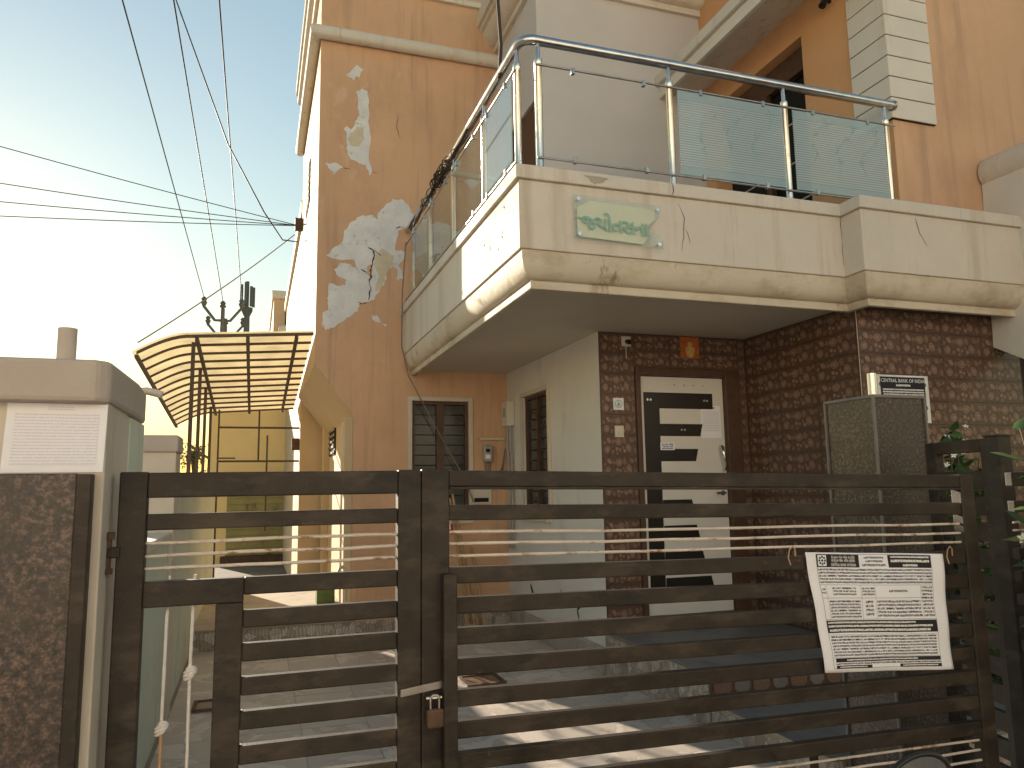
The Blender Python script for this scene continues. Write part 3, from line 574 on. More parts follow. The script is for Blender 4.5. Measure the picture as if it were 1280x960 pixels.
b = B(); b.poly([(1.7, 4.7, 3.26), (6.0, 4.7, 3.26), (6.0, 7.5, 3.26), (2.9, 7.5, 3.26), (2.9, YO, 3.26), (1.7, YO, 3.26)]); b.build('balcony_floor', 'concrete', house)
fb = lambda x, z: (x, 4.6275, z)
crack([(2.86, 3.66), (2.91, 3.55), (2.90, 3.40), (2.88, 3.3)], .0035, fb); crack([(2.905, 3.47), (2.94, 3.42), (2.95, 3.36)], .0025, fb); crack([(4.86, 3.68), (4.90, 3.55), (4.97, 3.45)], .0035, lambda x, z: (x, 4.4175, z)); crack([(4.325, 3.7), (4.328, 3.5), (4.326, 3.3)], .007, fb)
crack([(2.80, 3.79), (2.82, 3.74), (2.80, 3.70)], .005, lambda x, z: (x, 4.6005, z))
tri_plate(ragged([(2.11, 3.768), (2.3, 3.765), (2.26, 3.735), (2.19, 3.71), (2.15, 3.74)], .006, 3), lambda x, z: (x, 4.5995, z), (0, .002, 0)).build('spalled_patch', 'concrete', house)
for a, z, s in ((5.3, 3.45, .06), (5.1, 3.36, .03), (5.0, 3.42, .04), (4.95, 3.62, .02), (5.45, 3.5, .02)):
    crack([(a, z+s), (a+.02, z), (a-.01, z-s)], .007, lambda a, z: (1.6375, a, z))
# --- railing
rail = part_empty('balcony_railing', (1.70, 4.69, 3.8), house)
RX, RY, RZ = 1.70, 4.69, 4.775
pth = [(RX, YO-.02, RZ)]+[(RX, RY+.10-.0, RZ)]+[(RX+.10-.10*math.cos(a), RY+.10-.10*math.sin(a), RZ) for a in [math.pi/2*i/6 for i in range(1, 7)]]+[(5.02, RY, RZ)]
b = B(); b.tube(pth, .036, 14); b.build('handrail', 'stainless', rail, smooth=50)
b = B(); b.disc((5.02, RY, RZ), (1, 0, 0), .045, .02, 14); b.build('end_cap', 'stainless_dull', rail)
def post(x, y):
    b = B(); b.lathe((x, y, 0), [(.026, 3.80), (.026, 4.58), (.030, 4.585), (.030, 4.63), (.016, 4.64), (.014, 4.76)], 12); p = b.build('post', 'stainless', rail, smooth=40)
    b = B(); b.lathe((x, y, 0), [(.05, 3.80), (.05, 3.808), (.028, 3.816)], 14); b.build('base_flange', 'stainless_dull', p, smooth=30)
fx = [1.82, 2.87, 3.91, 4.93]
ly = [8.55, 7.62, 6.62, 5.63, 4.80]
for x in fx: post(x, RY)
for yv in ly: post(RX, yv)
for z in (4.575, 3.885):
    b = B(); b.tube([(fx[0]-.03, RY-.03, z), (5.0, RY-.03, z)], .0085, 8); b.build('clamp_rod', 'stainless_dull', rail, smooth=60)
    b = B(); b.tube([(RX-.03, YO-.05, z), (RX-.03, ly[-1]-.03, z)], .0085, 8); b.build('clamp_rod', 'stainless_dull', rail, smooth=60)
for i in range(3):
    for t in (.24, .78):
        for z in (4.565, 3.895):
            x = fx[i]+(fx[i+1]-fx[i])*t; b = B(); b.box(x-.014, x+.014, RY-.046, RY-.012, z-.022, z+.022); b.build('glass_clamp', 'stainless_dull', rail, bevel=.004)
for i in range(4):
    for t in (.22, .78):
        for z in (4.565, 3.895):
            yv = ly[i]+(ly[i+1]-ly[i])*t; b = B(); b.box(RX-.046, RX-.012, yv-.014, yv+.014, z-.022, z+.022); b.build('glass_clamp', 'stainless_dull', rail, bevel=.004)
for i in range(4):
    b = B(); b.box(RX-.034, RX-.026, ly[i+1]+.05, ly[i]-.05, 3.90, 4.56); b.build('glass_panel', 'glass', rail)
for i in (1, 2):
    x0, x1 = fx[i]+.05, fx[i+1]-.05; yy = RY-.034
    b = B(); b.box(x0, x1, yy, yy+.006, 3.965, 4.495); gp = b.build('frosted_panel', 'frost', rail)
    b = B(); b.box(x0, x1, yy, yy+.006, 4.4955, 4.56); b.build('clear_band', 'frost_plain', gp)
    b = B(); b.box(x0, x1, yy, yy+.006, 3.90, 3.9645); b.build('clear_band', 'frost_plain', gp)
    rn = random.Random(i); fl_ = B()
    for s in range(3):
        px, pz = x0+.12+s*.26, 4.0+rn.uniform(0, .1); pts = []
        for k in range(9): pts.append((px+.17*k/8+.05*math.sin(k*.9+s), yy-.0015, pz+.40*k/8))
        fl_.tube(pts, .0028, 4)
        for k in (2, 4, 6, 8):
            c = pts[k]
            for a in range(5):
                an = a*math.tau/5+rn.random(); R_ = rn.uniform(.03, .055); t_ = an+.35
                fl_.poly([c, (c[0]+R_*.6*math.cos(an-.3), yy-.002, c[2]+R_*.6*math.sin(an-.3)), (c[0]+R_*math.cos(an), yy-.002, c[2]+R_*math.sin(an)), (c[0]+R_*.6*math.cos(an+.3), yy-.002, c[2]+R_*.6*math.sin(an+.3))])
    fl_.build('etched_flowers', 'etch', gp)
# --- upper room behind the balcony
wall('x', 2.9, 7.5, YO, 3.26, 7.8, [(7.62, 8.5, 3.27, 6.0)], .08, -1).build('upper_side_wall', ['lilac', 'dark'], house)
wall('y', 7.5, 2.9, 5.05, 3.26, 7.8, [], .08, -1).build('upper_room_wall', 'lilac', house)
b = B(); b.box(2.93, 2.96, 7.63, 8.49, 3.28, 5.99); b.build('side_door_leaf', 'frame_brown', house)
pr = [(0, 7.34), (-.05, 7.34), (-.05, 7.42)]+[(-.06-.14*(math.sin(a)), 7.42+.17*(1-math.cos(a))) for a in [math.pi/2*i/6 for i in range(7)]]+[(-.24, 7.60), (-.24, 7.66), (-.28, 7.66), (-.28, 7.85), (0, 7.85)]
sweep([(2.9, YO), (2.9, 7.5), (5.05, 7.5)], pr).build('upper_cornice', 'cream', house, smooth=35)
# --- right wing upstairs
XG = 5.05
wall('x', XG, 4.72, 7.5, 3.26, 8.2, [(5.74, 7.3, 3.27, 6.05)], .22, -1).build('wing_side_wall', ['orange_deep', 'dark'], house)
wall('y', 4.72, XG, 9, 3.26, 8.2, [], .1, -1).build('wing_front_wall', 'orange', house)
b = B(); b.box(XG+.12, XG+.2, 5.75, 7.29, 5.80, 6.04); b.build('door_head', 'frame_brown', house)
b = B(); b.box(XG+.10, XG+.16, 6.45, 6.53, 3.28, 5.8); b.build('door_stile', 'frame_brown', house)
gr = part_empty('sliding_grille', (XG+.1, 5.9, 3.28), house)
for i in range(5): b = B(); b.tube([(XG+.08, 5.75, 3.6+i*.42), (XG+.08, 7.25, 3.6+i*.42)], .008, 6); b.build('grille_bar', 'frame_cream', gr)
for i in range(20):
    z = 4.67+i*.19
    b = B(); b.box(XG-.03, XG+.46, 4.69, 5.11, z+.004, z+.186); b.build('corner_block', 'quoin', house, bevel=.006)
b = B(); b.box(XG-.024, XG+.45, 4.696, 5.10, 4.67, 8.4); b.build('corner_core', 'grout', house)
b = B(); b.prism([(4.50, 4.2, 6.22), (XG, 4.2, 6.36), (XG, 4.2, 6.50), (4.50, 4.2, 6.40)], (0, 3.3, 0)); b.build('eave_slab', 'cream', house)
b = B(); b.box(4.45, 4.499, 4.2, 7.5, 6.19, 6.33); b.build('eave_fascia', 'quoin', house, bevel=.005); b = B(); b.box(4.40, 4.499, 4.2, 7.5, 6.332, 6.46); b.build('eave_gutter', 'cream', house, bevel=.01)
b = B(); b.tube([(XG, 5.32, 6.15), (XG-.06, 5.32, 6.15), (XG-.1, 5.32, 6.08)], [.02, .03, .035], 10); b.build('eave_lamp', 'black', house)
# --- things on the side passage wall
b = B(); b.box(1.055, 1.072, 10.95, 11.8, 2.12, 2.70); o = b.build('side_window', 'dark', house)
for i in range(7):
    b = B(); b.box(1.04, 1.056, 10.95, 11.8, 2.14+i*.08, 2.175+i*.08); b.build('louvre_slat', 'frame_brown', o)
b = B(); b.box(.99, 1.069, 12.0, 12.35, .2, 2.6); b.build('pilaster', 'cream_side', house)
b = B(); b.box(.98, 1.069, 9.0, 9.18, .2, 2.46); b.build('pilaster', 'cream_side', house)
b = B(); b.tube([(1.03, 9.6, .2), (1.03, 9.6, 2.45)], .03, 10); b.build('drain_pipe', 'pvc', house, smooth=50)

# ================================================================== GATE
GY = 2.20
def gate_part(root, name, x0, x1, z0, z1, y0=GY, y1=GY+.04, mat='steel', bev=.004, sh=0.0, xr=0.0):
    b = B(); b.box(x0, x1, y0, y1, z0, z1)
    if name == 'slat': sh += random.uniform(-.0016, .0016); xr = x0 if not xr else xr
    if sh: b.map(lambda p: Vector((p.x, p.y, p.z-sh*(p.x-xr))))
    return b.build(name, mat, root, bevel=bev)
def gate_rod(root, x0, x1, z, sh=0.0, xr=0.0):
    pts = [(x0+(x1-x0)*i/8, GY+.02+random.uniform(-.002, .002), z+random.uniform(-.0022, .0022)-sh*(x0+(x1-x0)*i/8-xr)) for i in range(9)]
    b = B(); b.tube(pts, .0045, 8); b.build('rod', 'rod', root, smooth=60)
SL = [1.400-.0862*k for k in range(8)]; LOWSL = [.62-.0862*k for k in range(5)]
gl = thing('gate_leaf', 'narrow brown steel gate leaf with an open slot beside its slats', 'gate', (.06, GY+.02, .06))
gate_part(gl, 'stile', -.332, -.265, .08, 1.683, GY-.002, GY+.045); gate_part(gl, 'stile', .393, .460, .08, 1.683, GY-.002, GY+.045)
gate_part(gl, 'top_rail', -.265, .393, 1.615, 1.681); gate_part(gl, 'bottom_rail', -.265, .393, .10, .16)
gate_part(gl, 'slat', -.265, .393, 1.531, 1.573, GY+.004, GY+.036)
for z in (1.499, 1.465, 1.432): gate_rod(gl, -.265, .393, z)
gate_part(gl, 'mid_rail', -.265, -.020, 1.335, 1.400); gate_part(gl, 'inner_stile', -.089, -.020, .16, 1.335)
for z in SL+LOWSL: gate_part(gl, 'slat', -.020, .393, z-.046, z, GY+.004, GY+.036)
for z in (.725, .69, .655): gate_rod(gl, -.020, .393, z)
gate_part(gl, 'slot_rail', -.265, -.089, .62, .66)
for z in (1.50, .45):
    h = part_empty('hinge', (-.345, GY, z), gl)
    b = B(); b.box(-.385, -.322, GY-.012, GY+.012, z-.035, z-.008); b.build('hinge_strap', 'steel', h, bevel=.003)
    b = B(); b.tube([(-.352, GY-.002, z-.07), (-.352, GY-.002, z+.03)], .010, 10); b.build('hinge_pin', 'rust', h, smooth=50)
    b = B(); b.tube([(-.352, GY-.002, z-.075), (-.352, GY-.002, z-.062)], .017, 6); b.tube([(-.352, GY-.002, z+.012), (-.352, GY-.002, z+.03)], .019, 6); b.build('hinge_nut', 'rust', h)
SH = .017; XR = .468
gr_ = thing('gate_leaf', 'wide brown steel gate leaf with long horizontal slats and a padlocked bolt', 'gate', (1.53, GY+.02, .06))
def gp_(n, x0, x1, z0, z1, y0=GY, y1=GY+.04, bev=.004): return gate_part(gr_, n, x0, x1, z0, z1, y0, y1, 'steel', bev, SH, XR)
gp_('stile', .4615, .544, .08, 1.684, GY-.002, GY+.045); gp_('stile', 2.525, 2.59, .08, 1.684, GY-.002, GY+.045)
gp_('top_rail', .544, 2.525, 1.634, 1.682); gp_('top_ledge', .544, 2.525, 1.626, 1.6335, GY-.008, GY+.036, .001); gp_('bottom_rail', .544, 2.525, .10, .16)
gp_('slat', .544, 2.525, 1.535, 1.580, GY+.004, GY+.036)
for z in (1.499, 1.465, 1.430): gate_rod(gr_, .544, 2.525, z, SH, XR)
for z in SL+LOWSL: gp_('slat', .544, 2.525, z-.047, z, GY+.004, GY+.036)
for z in (.725, .69, .655): gate_rod(gr_, .544, 2.525, z, SH, XR)
for x in (1.15, 1.80): gp_('brace', x, x+.03, .62, .762, GY+.041, GY+.05, .001)
b = B(); b.box(.516, .556, GY-.045, GY-.003, .55, 1.385); b.build('overlap_bar', 'steel', gr_, bevel=.004)
hb = B(); hb.box(.40, .535, GY-.012, GY-.004, 1.055, 1.075); hb.map(lambda p: Vector((p.x, p.y, p.z+.12*(p.x-.40)))); hb.build('hasp_strip', 'stainless_dull', gr_)
b = B(); b.tube([(.47, GY-.012, 1.045), (.47, GY-.03, 1.05), (.51, GY-.03, 1.05), (.51, GY-.012, 1.045)], .006, 8); b.build('staple', 'stainless_dull', gr_)
pl = thing('padlock', 'rusty padlock hanging from the gate hasp', 'padlock', (.492, GY-.035, .985))
b = B(); b.tube([(.480, GY-.035, 1.02), (.480, GY-.035, 1.05), (.486, GY-.035, 1.058), (.498, GY-.035, 1.058), (.504, GY-.035, 1.05), (.504, GY-.035, 1.02)], .004, 8); b.build('shackle', 'stainless_dull', pl, smooth=60)
b = B(); b.box(.468, .516, GY-.047, GY-.023, .972, 1.022); b.build('lock_body', 'rust', pl, bevel=.007)
# post on the right of the wide leaf, return panel and fixed panel
gpst = thing('gate_post', 'tall black steel gate post standing between slatted panels', 'post', (3.08, 2.48, 0))
b = B(); b.box(3.04, 3.115, 2.44, 2.51, -.03, 1.815); b.build('shaft', 'steel', gpst, bevel=.005)
b = B(); b.box(3.037, 3.118, 2.437, 2.513, 1.815, 1.821); b.build('cap', 'steel', gpst)
rp = thing('return_panel', 'black slatted steel return panel running from gate post to granite pillar', 'fence panel', (3.10, 2.52, 0))
RD = Vector((.23, .97, 0)); RN = Vector((.97, -.23, 0)); R0 = Vector((3.065, 2.515, 0))
def rpb(n, a0, a1, z0, z1, d0=0, d1=.04):
    b = B(); b.box(d0, d1, a0, a1, z0, z1); b.map(lambda p: R0+RD*p.y+RN*p.x+Vector((0, 0, p.z))); b.build(n, 'steel', rp, bevel=.004)
rpb('stile', 0, .05, -.03, 1.81); rpb('stile', .36, .44, -.03, 1.81); rpb('top_rail', .05, .36, 1.752, 1.81)
for k in range(13): rpb('slat', .05, .36, 1.585-k*.115, 1.668-k*.115, .006, .034)
fp = thing('fixed_panel', 'fixed dark steel slat panel beside the flowering shrub', 'fence panel', (3.1, GY+.02, 0))
def fpb(n, x0, x1, z0, z1): b = B(); b.box(x0, x1, GY+.004, GY+.036, z0, z1); b.build(n, 'steel', fp, bevel=.004)
fpb('stile', 3.5, 3.56, -.03, 1.66); fpb('top_rail', 2.80, 3.5, 1.60, 1.655); fpb('slat', 2.80, 3.5, 1.50, 1.545)
for z in SL+LOWSL: fpb('slat', 2.80, 3.5, z-.08, z-.036)
for z in (1.463, 1.43, 1.395): gate_rod(fp, 2.80, 3.5, z)

# ================================================================== PILLARS AND COMPOUND WALL
gp1 = thing('gate_pillar', 'plastered gate pillar faced with dark red granite below a pasted paper', 'pillar', (-.53, 2.3, 0))
b = B(); b.box(-.72, -.352, 2.105, 2.44, -.03, 1.86); b.build('shaft', 'wall_cream', gp1, bevel=.004)
b = B(); b.box(-.725, -.405, 2.075, 2.104, -.03, 1.678); b.build('granite_slab', 'granite', gp1, bevel=.003)
b = B(); b.box(-.404, -.372, 2.06, 2.104, -.03, 1.676); b.build('hinge_channel', 'steel', gp1, bevel=.003)
cp = B(); n = 40
cap_pts = [(-.76, 2.06), (-.375, 2.06), (-.345, 2.09), (-.335, 2.5), (-.345, 2.72), (-.40, 2.80), (-.76, 2.80)]
cp.prism([(x, y, 1.85) for x, y in cap_pts], (0, 0, .105)); co = cp.build('cap', 'plaster', gp1, bevel=.012)
b = B(); b.box(-.70, -.348, 2.45, 2.74, -.03, 1.849); b.build('rear_pier', 'mint', gp1, bevel=.004)
b = B(); b.lathe((-.463, 2.16, 0), [(.022, 1.956), (.022, 2.047)], 14); b.build('conduit_stub', 'plaster', gp1, smooth=40)
b = B(); b.tube([(-.45, 2.70, 1.945), (-.34, 2.70, 1.957), (-.295, 2.70, 1.945)], .013, 10); b.build('spout', 'pvc', gp1, smooth=50)
gp2 = thing('gate_pillar', 'square dark granite pillar standing before the porch step', 'pillar', (3.17, 3.25, 0))
b = B(); b.box(3.004, 3.336, 3.084, 3.426, 0, 2.055); b.build('granite_block', 'granite', gp2)
for x, y in ((3.0, 3.08), (3.0, 3.43), (3.34, 3.08)):
    b = B(); b.box(x-.006, x+.006, y-.006, y+.006, 0, 2.06); b.build('edge_bead', 'granite_grey', gp2)
b = B(); b.box(2.996, 3.346, 3.074, 3.436, 2.055, 2.072); b.build('top_slab', 'granite_grey', gp2, bevel=.004)
sp = B(); sp.lathe((3.06, 3.14, 0), [(.026, 2.072), (.026, 2.19)], 16); tag(sp.build('steel_pipe_stub', 'stainless', None, smooth=40), 'short bright steel pipe stub upright on the granite pillar top', 'pipe')
cw = thing('compound_wall', 'mint green compound wall running back along the side of the courtyard', 'wall', (-.7, 6, 0))
b = B(); b.box(-.78, -.58, 2.45+.36, 6.10, -.03, 1.28); b.build('wall_body', 'mint', cw, bevel=.006)
b = B(); b.box(-.80, -.56, 2.81, 6.10, 1.28, 1.34); b.build('coping', 'wall_cream', cw, bevel=.01)
b = B(); b.box(-.78, -.58, 6.48, 13.0, -.03, 1.72); b.build('wall_body', 'mint', cw, bevel=.006)
b = B(); b.box(-.80, -.56, 6.48, 13.0, 1.72, 1.78); b.build('coping', 'wall_cream', cw, bevel=.01)
wp = thing('wall_pier', 'cream plastered wall pier with a thick square cap on the mint wall', 'pillar', (-.72, 6.3, 0))
b = B(); b.box(-.88, -.555, 6.11, 6.47, -.03, 1.92); b.build('shaft', ['wall_cream'], wp, bevel=.006)
b = B(); b.box(-.90, -.54, 6.085, 6.475, 1.92, 2.045); b.build('cap', 'plaster', wp, bevel=.012)

# ================================================================== AWNING
aw = thing('awning', 'translucent yellow fibre sheet awning on a rusty curved steel frame', 'awning', (-.3, 9.0, 0))
NR = 13; AY0, AY1 = 8.93, 13.6; SLP = -.085
def rib_pt(t):   # 0 at the outer tip, 1 at the house
    if t < .32:
        a = t/.32; x = -1.25+a*.56; z = 3.14+.21*math.sin(a*math.pi/2)
    else:
        a = (t-.32)/.68; x = -.69+a*1.29; z = 3.35+a*.09
    return x, z
TS = [i/8*.32 for i in range(8)]+[.32+i/6*.68 for i in range(7)]
for k in range(NR):
    yv = AY0+(AY1-AY0)*k/(NR-1); dz = SLP*(yv-AY0); P = [rib_pt(t) for t in TS]
    b = B(); vs = []; m_ = len(P); h = .028 if k else .034
    for x, z in P: vs += [(x, yv-.012, z+dz), (x, yv+.012, z+dz), (x, yv+.012, z+dz-h), (x, yv-.012, z+dz-h)]
    fs = [(i*4+j, i*4+(j+1) % 4, (i+1)*4+(j+1) % 4, (i+1)*4+j) for i in range(m_-1) for j in range(4)]+[(3, 2, 1, 0), tuple((m_-1)*4+j for j in range(4))]
    b.add(vs, fs).build('rib', 'awn_steel', aw)
for j, t in enumerate((.0, .34, .62, .90)):
    x, z = rib_pt(t); b = B(); yA, yB = AY0, AY1
    b.prism([(x-.02, yA, z-.036), (x+.02, yA, z-.036), (x+.02, yA, z-.068), (x-.02, yA, z-.068)], (0, yB-yA, SLP*(yB-yA))); b.build('purlin', 'awn_steel', aw)
for k in range(2):   # two sheets
    ya = AY0-.06+k*(AY1-AY0+.10)/2; yb = ya+(AY1-AY0+.10)/2-.004+(.05 if k == 0 else 0); lift = .004+.004*(1-k)
    b = B(); nY = 10; P = [rib_pt(t) for t in TS]; P[0] = (P[0][0]-.04, P[0][1]-.03)
    for i in range(nY+1):
        yv = ya+(yb-ya)*i/nY
        b.v += [(x, yv, z+SLP*(yv-AY0)+lift+.002*math.sin(yv*9+x*3)) for x, z in P]
    m_ = len(P); b.f = [(i*m_+j, i*m_+j+1, (i+1)*m_+j+1, (i+1)*m_+j) for i in range(nY) for j in range(m_-1)]; b.m = [0]*len(b.f)
    b.build('roof_sheet', 'awn', aw, smooth=40)
for i, yv in enumerate((9.0, 10.2, 11.4, 12.8)):
    zt = rib_pt(.34)[1]+SLP*(yv-AY0)-.07
    b = B(); b.box(-.71, -.67, yv-.02, yv+.02, 1.78, zt); b.build('post', 'awn_steel', aw)
b = B(); b.box(-.70, -.68, 9.02, 12.78, 2.12, 2.15); b.build('tie_rail', 'awn_steel', aw)
# pipe trellis beneath it
tr = thing('pipe_trellis', 'thin rusty pipe trellis standing in front of the yellow wall', 'trellis', (0, 12.7, .2))
for z in (2.09, 2.62):
    b = B(); b.tube([(-.56, 12.7, z), (.74, 12.7, z)], .016, 8); b.build('cross_bar', 'awn_steel', tr)
for x, z0, z1 in ((-.56, .2, 2.9), (.04, 2.09, 2.9), (.17, 1.0, 2.5), (.72, .2, 2.9)):
    b = B(); b.tube([(x, 12.72, z0), (x, 12.72, z1)], .014, 8); b.build('upright', 'awn_steel', tr)
b = B(); b.tube([(-.56, 12.68, 2.09), (-.56, 12.5, 2.13), (-.3, 12.5, 2.13)], .012, 6); b.build('hook', 'awn_steel', tr)
bl = B(); bl.box(.54, .66, 12.6, 12.68, 2.26, 2.45); tag(bl.build('junction_box', 'rust', None, bevel=.01), 'small rusty junction box hung on the pipe trellis', 'box')
# yellow house at the end of the passage
yb_ = thing('outbuilding', 'yellow plastered outbuilding with an olive shutter behind the trellis', 'building', (0, 20, 0))
b = B(); b.box(-1.0, 2.6, 19.0, 23, -.03, 3.9); b.build('wall', 'yellow', yb_)
b = B(); b.box(-.60, 1.22, 18.96, 18.999, .15, 1.62); sh_ = b.build('shutter', 'olive', yb_, bevel=.004)
for i in range(10):
    b = B(); b.box(-.58, 1.20, 18.945, 18.959, .17+i*.144, .17+i*.144+.118); b.build('shutter_slat', 'olive', sh_, bevel=.003)
b = B(); b.box(-.72, 1.3, 18.93, 18.999, 1.62, 1.72); b.build('shutter_head', 'rust', yb_)
b = B(); b.box(-.7, 1.3, 18.6, 18.94, -.03, .15); b.build('step', 'rust', yb_)

# ================================================================== POLES, MAST, FAR HOUSES, TREE
def util_pole(x, y, top, label, half, arms):
    t = thing('utility_pole', label, 'utility pole', (x, y, 0), 'power poles beyond the awning')
    b = B(); b.tube([(x, y, -.03), (x, y, top)], [.13, .075], 10); b.build('shaft', 'pole', t, smooth=50)
    tp = part_empty('top_insulator', (x, y, top), t)
    b = B(); b.lathe((x, y, 0), [(.03, top), (.10, top+.06), (.12, top+.12), (.07, top+.16), (.11, top+.22), (.05, top+.3)], 10); b.build('insulator', 'pole', tp, smooth=40)
    for s in (-1, 1):
        b = B(); b.tube([(x, y, arms), (x+s*half*.42, y, arms), (x+s*half, y, arms+.48), (x+s*half*1.06, y, arms+.48)], .055, 8); b.build('cross_arm', 'pole', t)
        b = B(); xx = x+s*half*1.04; b.lathe((xx, y, 0), [(.03, arms+.45), (.09, arms+.6), (.12, arms+.68), (.07, arms+.72), (.11, arms+.8), (.04, arms+.88)], 10); b.build('insulator', 'pole', t, smooth=40)
util_pole(-1.33, 30, 8.45, 'grey power pole with raised crossarm and three insulators, the taller of two', .64, 8.0)
util_pole(-1.40, 34.5, 8.75, 'grey power pole with raised crossarm and three insulators, the shorter of two', .68, 8.25)
tm_ = thing('telecom_mast', 'slim telecom mast crowned with a cluster of panel antennas', 'mast', (-.66, 42, 0))
b = B(); b.tube([(-.66, 42, -.03), (-.66, 42, 11.2)], [.28, .15], 10); b.build('shaft', 'pole', tm_, smooth=50)
b = B(); b.lathe((-.66, 42, 0), [(.16, 10.85), (.30, 11.15), (.30, 11.3), (.1, 11.32)], 12); b.build('platform', 'pole', tm_, smooth=30)
for i in range(7):
    a = i*math.tau/7; b = B(); cx, cy = -.66+.32*math.cos(a), 42+.32*math.sin(a); b.box(cx-.075, cx+.075, cy-.05, cy+.05, 11.35+.1*(i % 2), 12.45+.1*(i % 3)); b.build('antenna', 'pole', tm_, bevel=.03)
b = B(); b.tube([(-.66, 42, 11.2), (-.66, 42, 12.75)], .09, 8); b.build('spike', 'pole', tm_)
fh = thing('far_house', 'small far orange house with a flat parapet behind the awning', 'house', (1.4, 24, 0))
b = B(); b.box(.40, 2.8, 24, 29, -.03, 7.5); b.build('wall', 'far_wall', fh)
b = B(); b.box(.34, 2.9, 23.92, 29.1, 7.5, 7.75); b.build('parapet', 'cream', fh, bevel=.02)
b = B(); b.box(.55, 2.8, 23.2, 23.99, 5.6, 6.5); b.build('balcony', 'cream', fh, bevel=.03)
b = B(); b.box(.75, 1.1, 23.97, 23.995, 6.7, 7.2); b.build('window', 'dark', fh)
b = B(); b.tube([(-.25, 23.6, 6.1), (.6, 23.6, 6.1)], .09, 8); b.build('water_spout', 'pole', fh)
nh = thing('rear_house', 'cream rear house adjoining the far corner of the orange house', 'house', (3, 15, 0))
b = B(); b.box(.66, 6, 12.5, 20, -.03, 6.2); b.build('wall', 'cream_side', nh); b = B(); b.box(.60, 6, 12.5, 20, 6.2, 6.4); b.build('coping', 'cream', nh, bevel=.02)
def leaf_tree(name, label, cat, c, h, rx, rz, n, size, mat, seed, trunk=.1):
    rn = random.Random(seed); t = thing(name, label, cat, (c[0], c[1], 0))
    b = B(); top = h-rz*.6; b.tube([(c[0], c[1], -.03), (c[0]+.1, c[1], top*.5), (c[0], c[1], top)], [trunk, trunk*.75, trunk*.4], 8)
    for i in range(7):
        a = rn.uniform(0, 6.28); b.tube([(c[0], c[1], top*.7), (c[0]+rx*.4*math.cos(a), c[1]+rx*.4*math.sin(a), h-rz*.7), (c[0]+rx*.8*math.cos(a), c[1]+rx*.8*math.sin(a), h-rz*.4+rn.uniform(-.2, .5)*rz)], [trunk*.4, trunk*.25, trunk*.1], 6)
    b.build('trunk', 'bark', t, smooth=60)
    cl = [(rn.gauss(0, .5)*rx, rn.gauss(0, .5)*rx, rn.gauss(0, .45)*rz) for _ in range(26)]; b = B()
    for i in range(n):
        q = rn.choice(cl); p = Vector((c[0]+q[0]+rn.gauss(0, .18)*rx, c[1]+q[1]+rn.gauss(0, .18)*rx, h-rz+q[2]+rn.gauss(0, .18)*rz))
        d = Vector((rn.gauss(0, 1), rn.gauss(0, 1), rn.gauss(0, .7))).normalized(); s = d.orthogonal().normalized(); L_ = size*rn.uniform(.6, 1.3)
        b.poly([p, p+d*L_*.5+s*L_*.25, p+d*L_, p+d*L_*.5-s*L_*.25])
    b.build('crown', mat, t)
leaf_tree('tree', 'small far leafy tree seen past the awning posts', 'tree', (-2.35, 33, 0), 3.5, .40, .40, 700, .12, 'tree_leaf', 3)

# ================================================================== WIRES
def wire(name, label, pts, r, mat='wire', group=None, sag=0.0, cat='wire'):
    P = [Vector(p) for p in pts]
    if len(P) == 2 and sag:
        a, c = P; P = [a.lerp(c, i/24)+Vector((0, 0, -sag*4*(i/24)*(1-i/24))) for i in range(25)]
    b = B(); b.tube(P, r, 6); return tag(b.build(name, mat, None, smooth=80), label, cat, group)
def ext(a, c, k): a, c = Vector(a), Vector(c); return a+(c-a)*k
for p, q, lab in (((-2.0, 30, 8.85), (-2.157, 12.18, 9.2), 'thin power line from the pole crossarm tip farthest from the house'), ((-1.33, 30, 8.72), (-1.406, 11.95, 9.2), 'thin power line from the topmost insulator of the pole'), ((-.66, 30, 8.85), (-.736, 11.74, 9.2), 'thin power line from the pole crossarm tip beside the telecom mast')):
    wire('power_line', lab, [p, ext(p, q, 2.4)], .014, group='power lines overhead')
bk = (.56, 12.38, 5.9)
for q, lab in (((-3.582, 12, 6.728), 'topmost of four service wires fanning from the house corner bracket'), ((-3.547, 12, 6.182), 'second highest of four service wires fanning from the house corner bracket'), ((-3.529, 12, 5.911), 'second lowest of four service wires fanning from the house corner bracket'), ((-3.516, 12, 5.701), 'lowest of four service wires fanning from the house corner bracket')):
    wire('service_wire', lab, [bk, ext(bk, q, 4.0)], .0065, sag=.25, group='service wires at the house corner')
wire('service_cable', 'thick black service cable swooping down to the house corner bracket', [(-2.3, 6.0, 11.2), (-1.262, 10.99, 8.6), (-.499, 11, 6.538), (.016, 11, 5.581), (.3, 11.8, 5.45), (.55, 12.36, 5.62)][1:], .010)
wire('drop_wire', 'pale sagging wire running down from the house corner past the awning', [(.5, 12.4, 5.75), (-1.25, 9.0, 3.25), (-3.0, 5.6, 1.9)][:2], .008, 'cable_grey', sag=.05)
wb = B(); wb.box(.50, .618, 12.28, 12.38, 5.8, 6.0); tag(wb.build('wire_bracket', 'rust', None, bevel=.005), 'rusty wire bracket on the sunlit house corner', 'bracket')
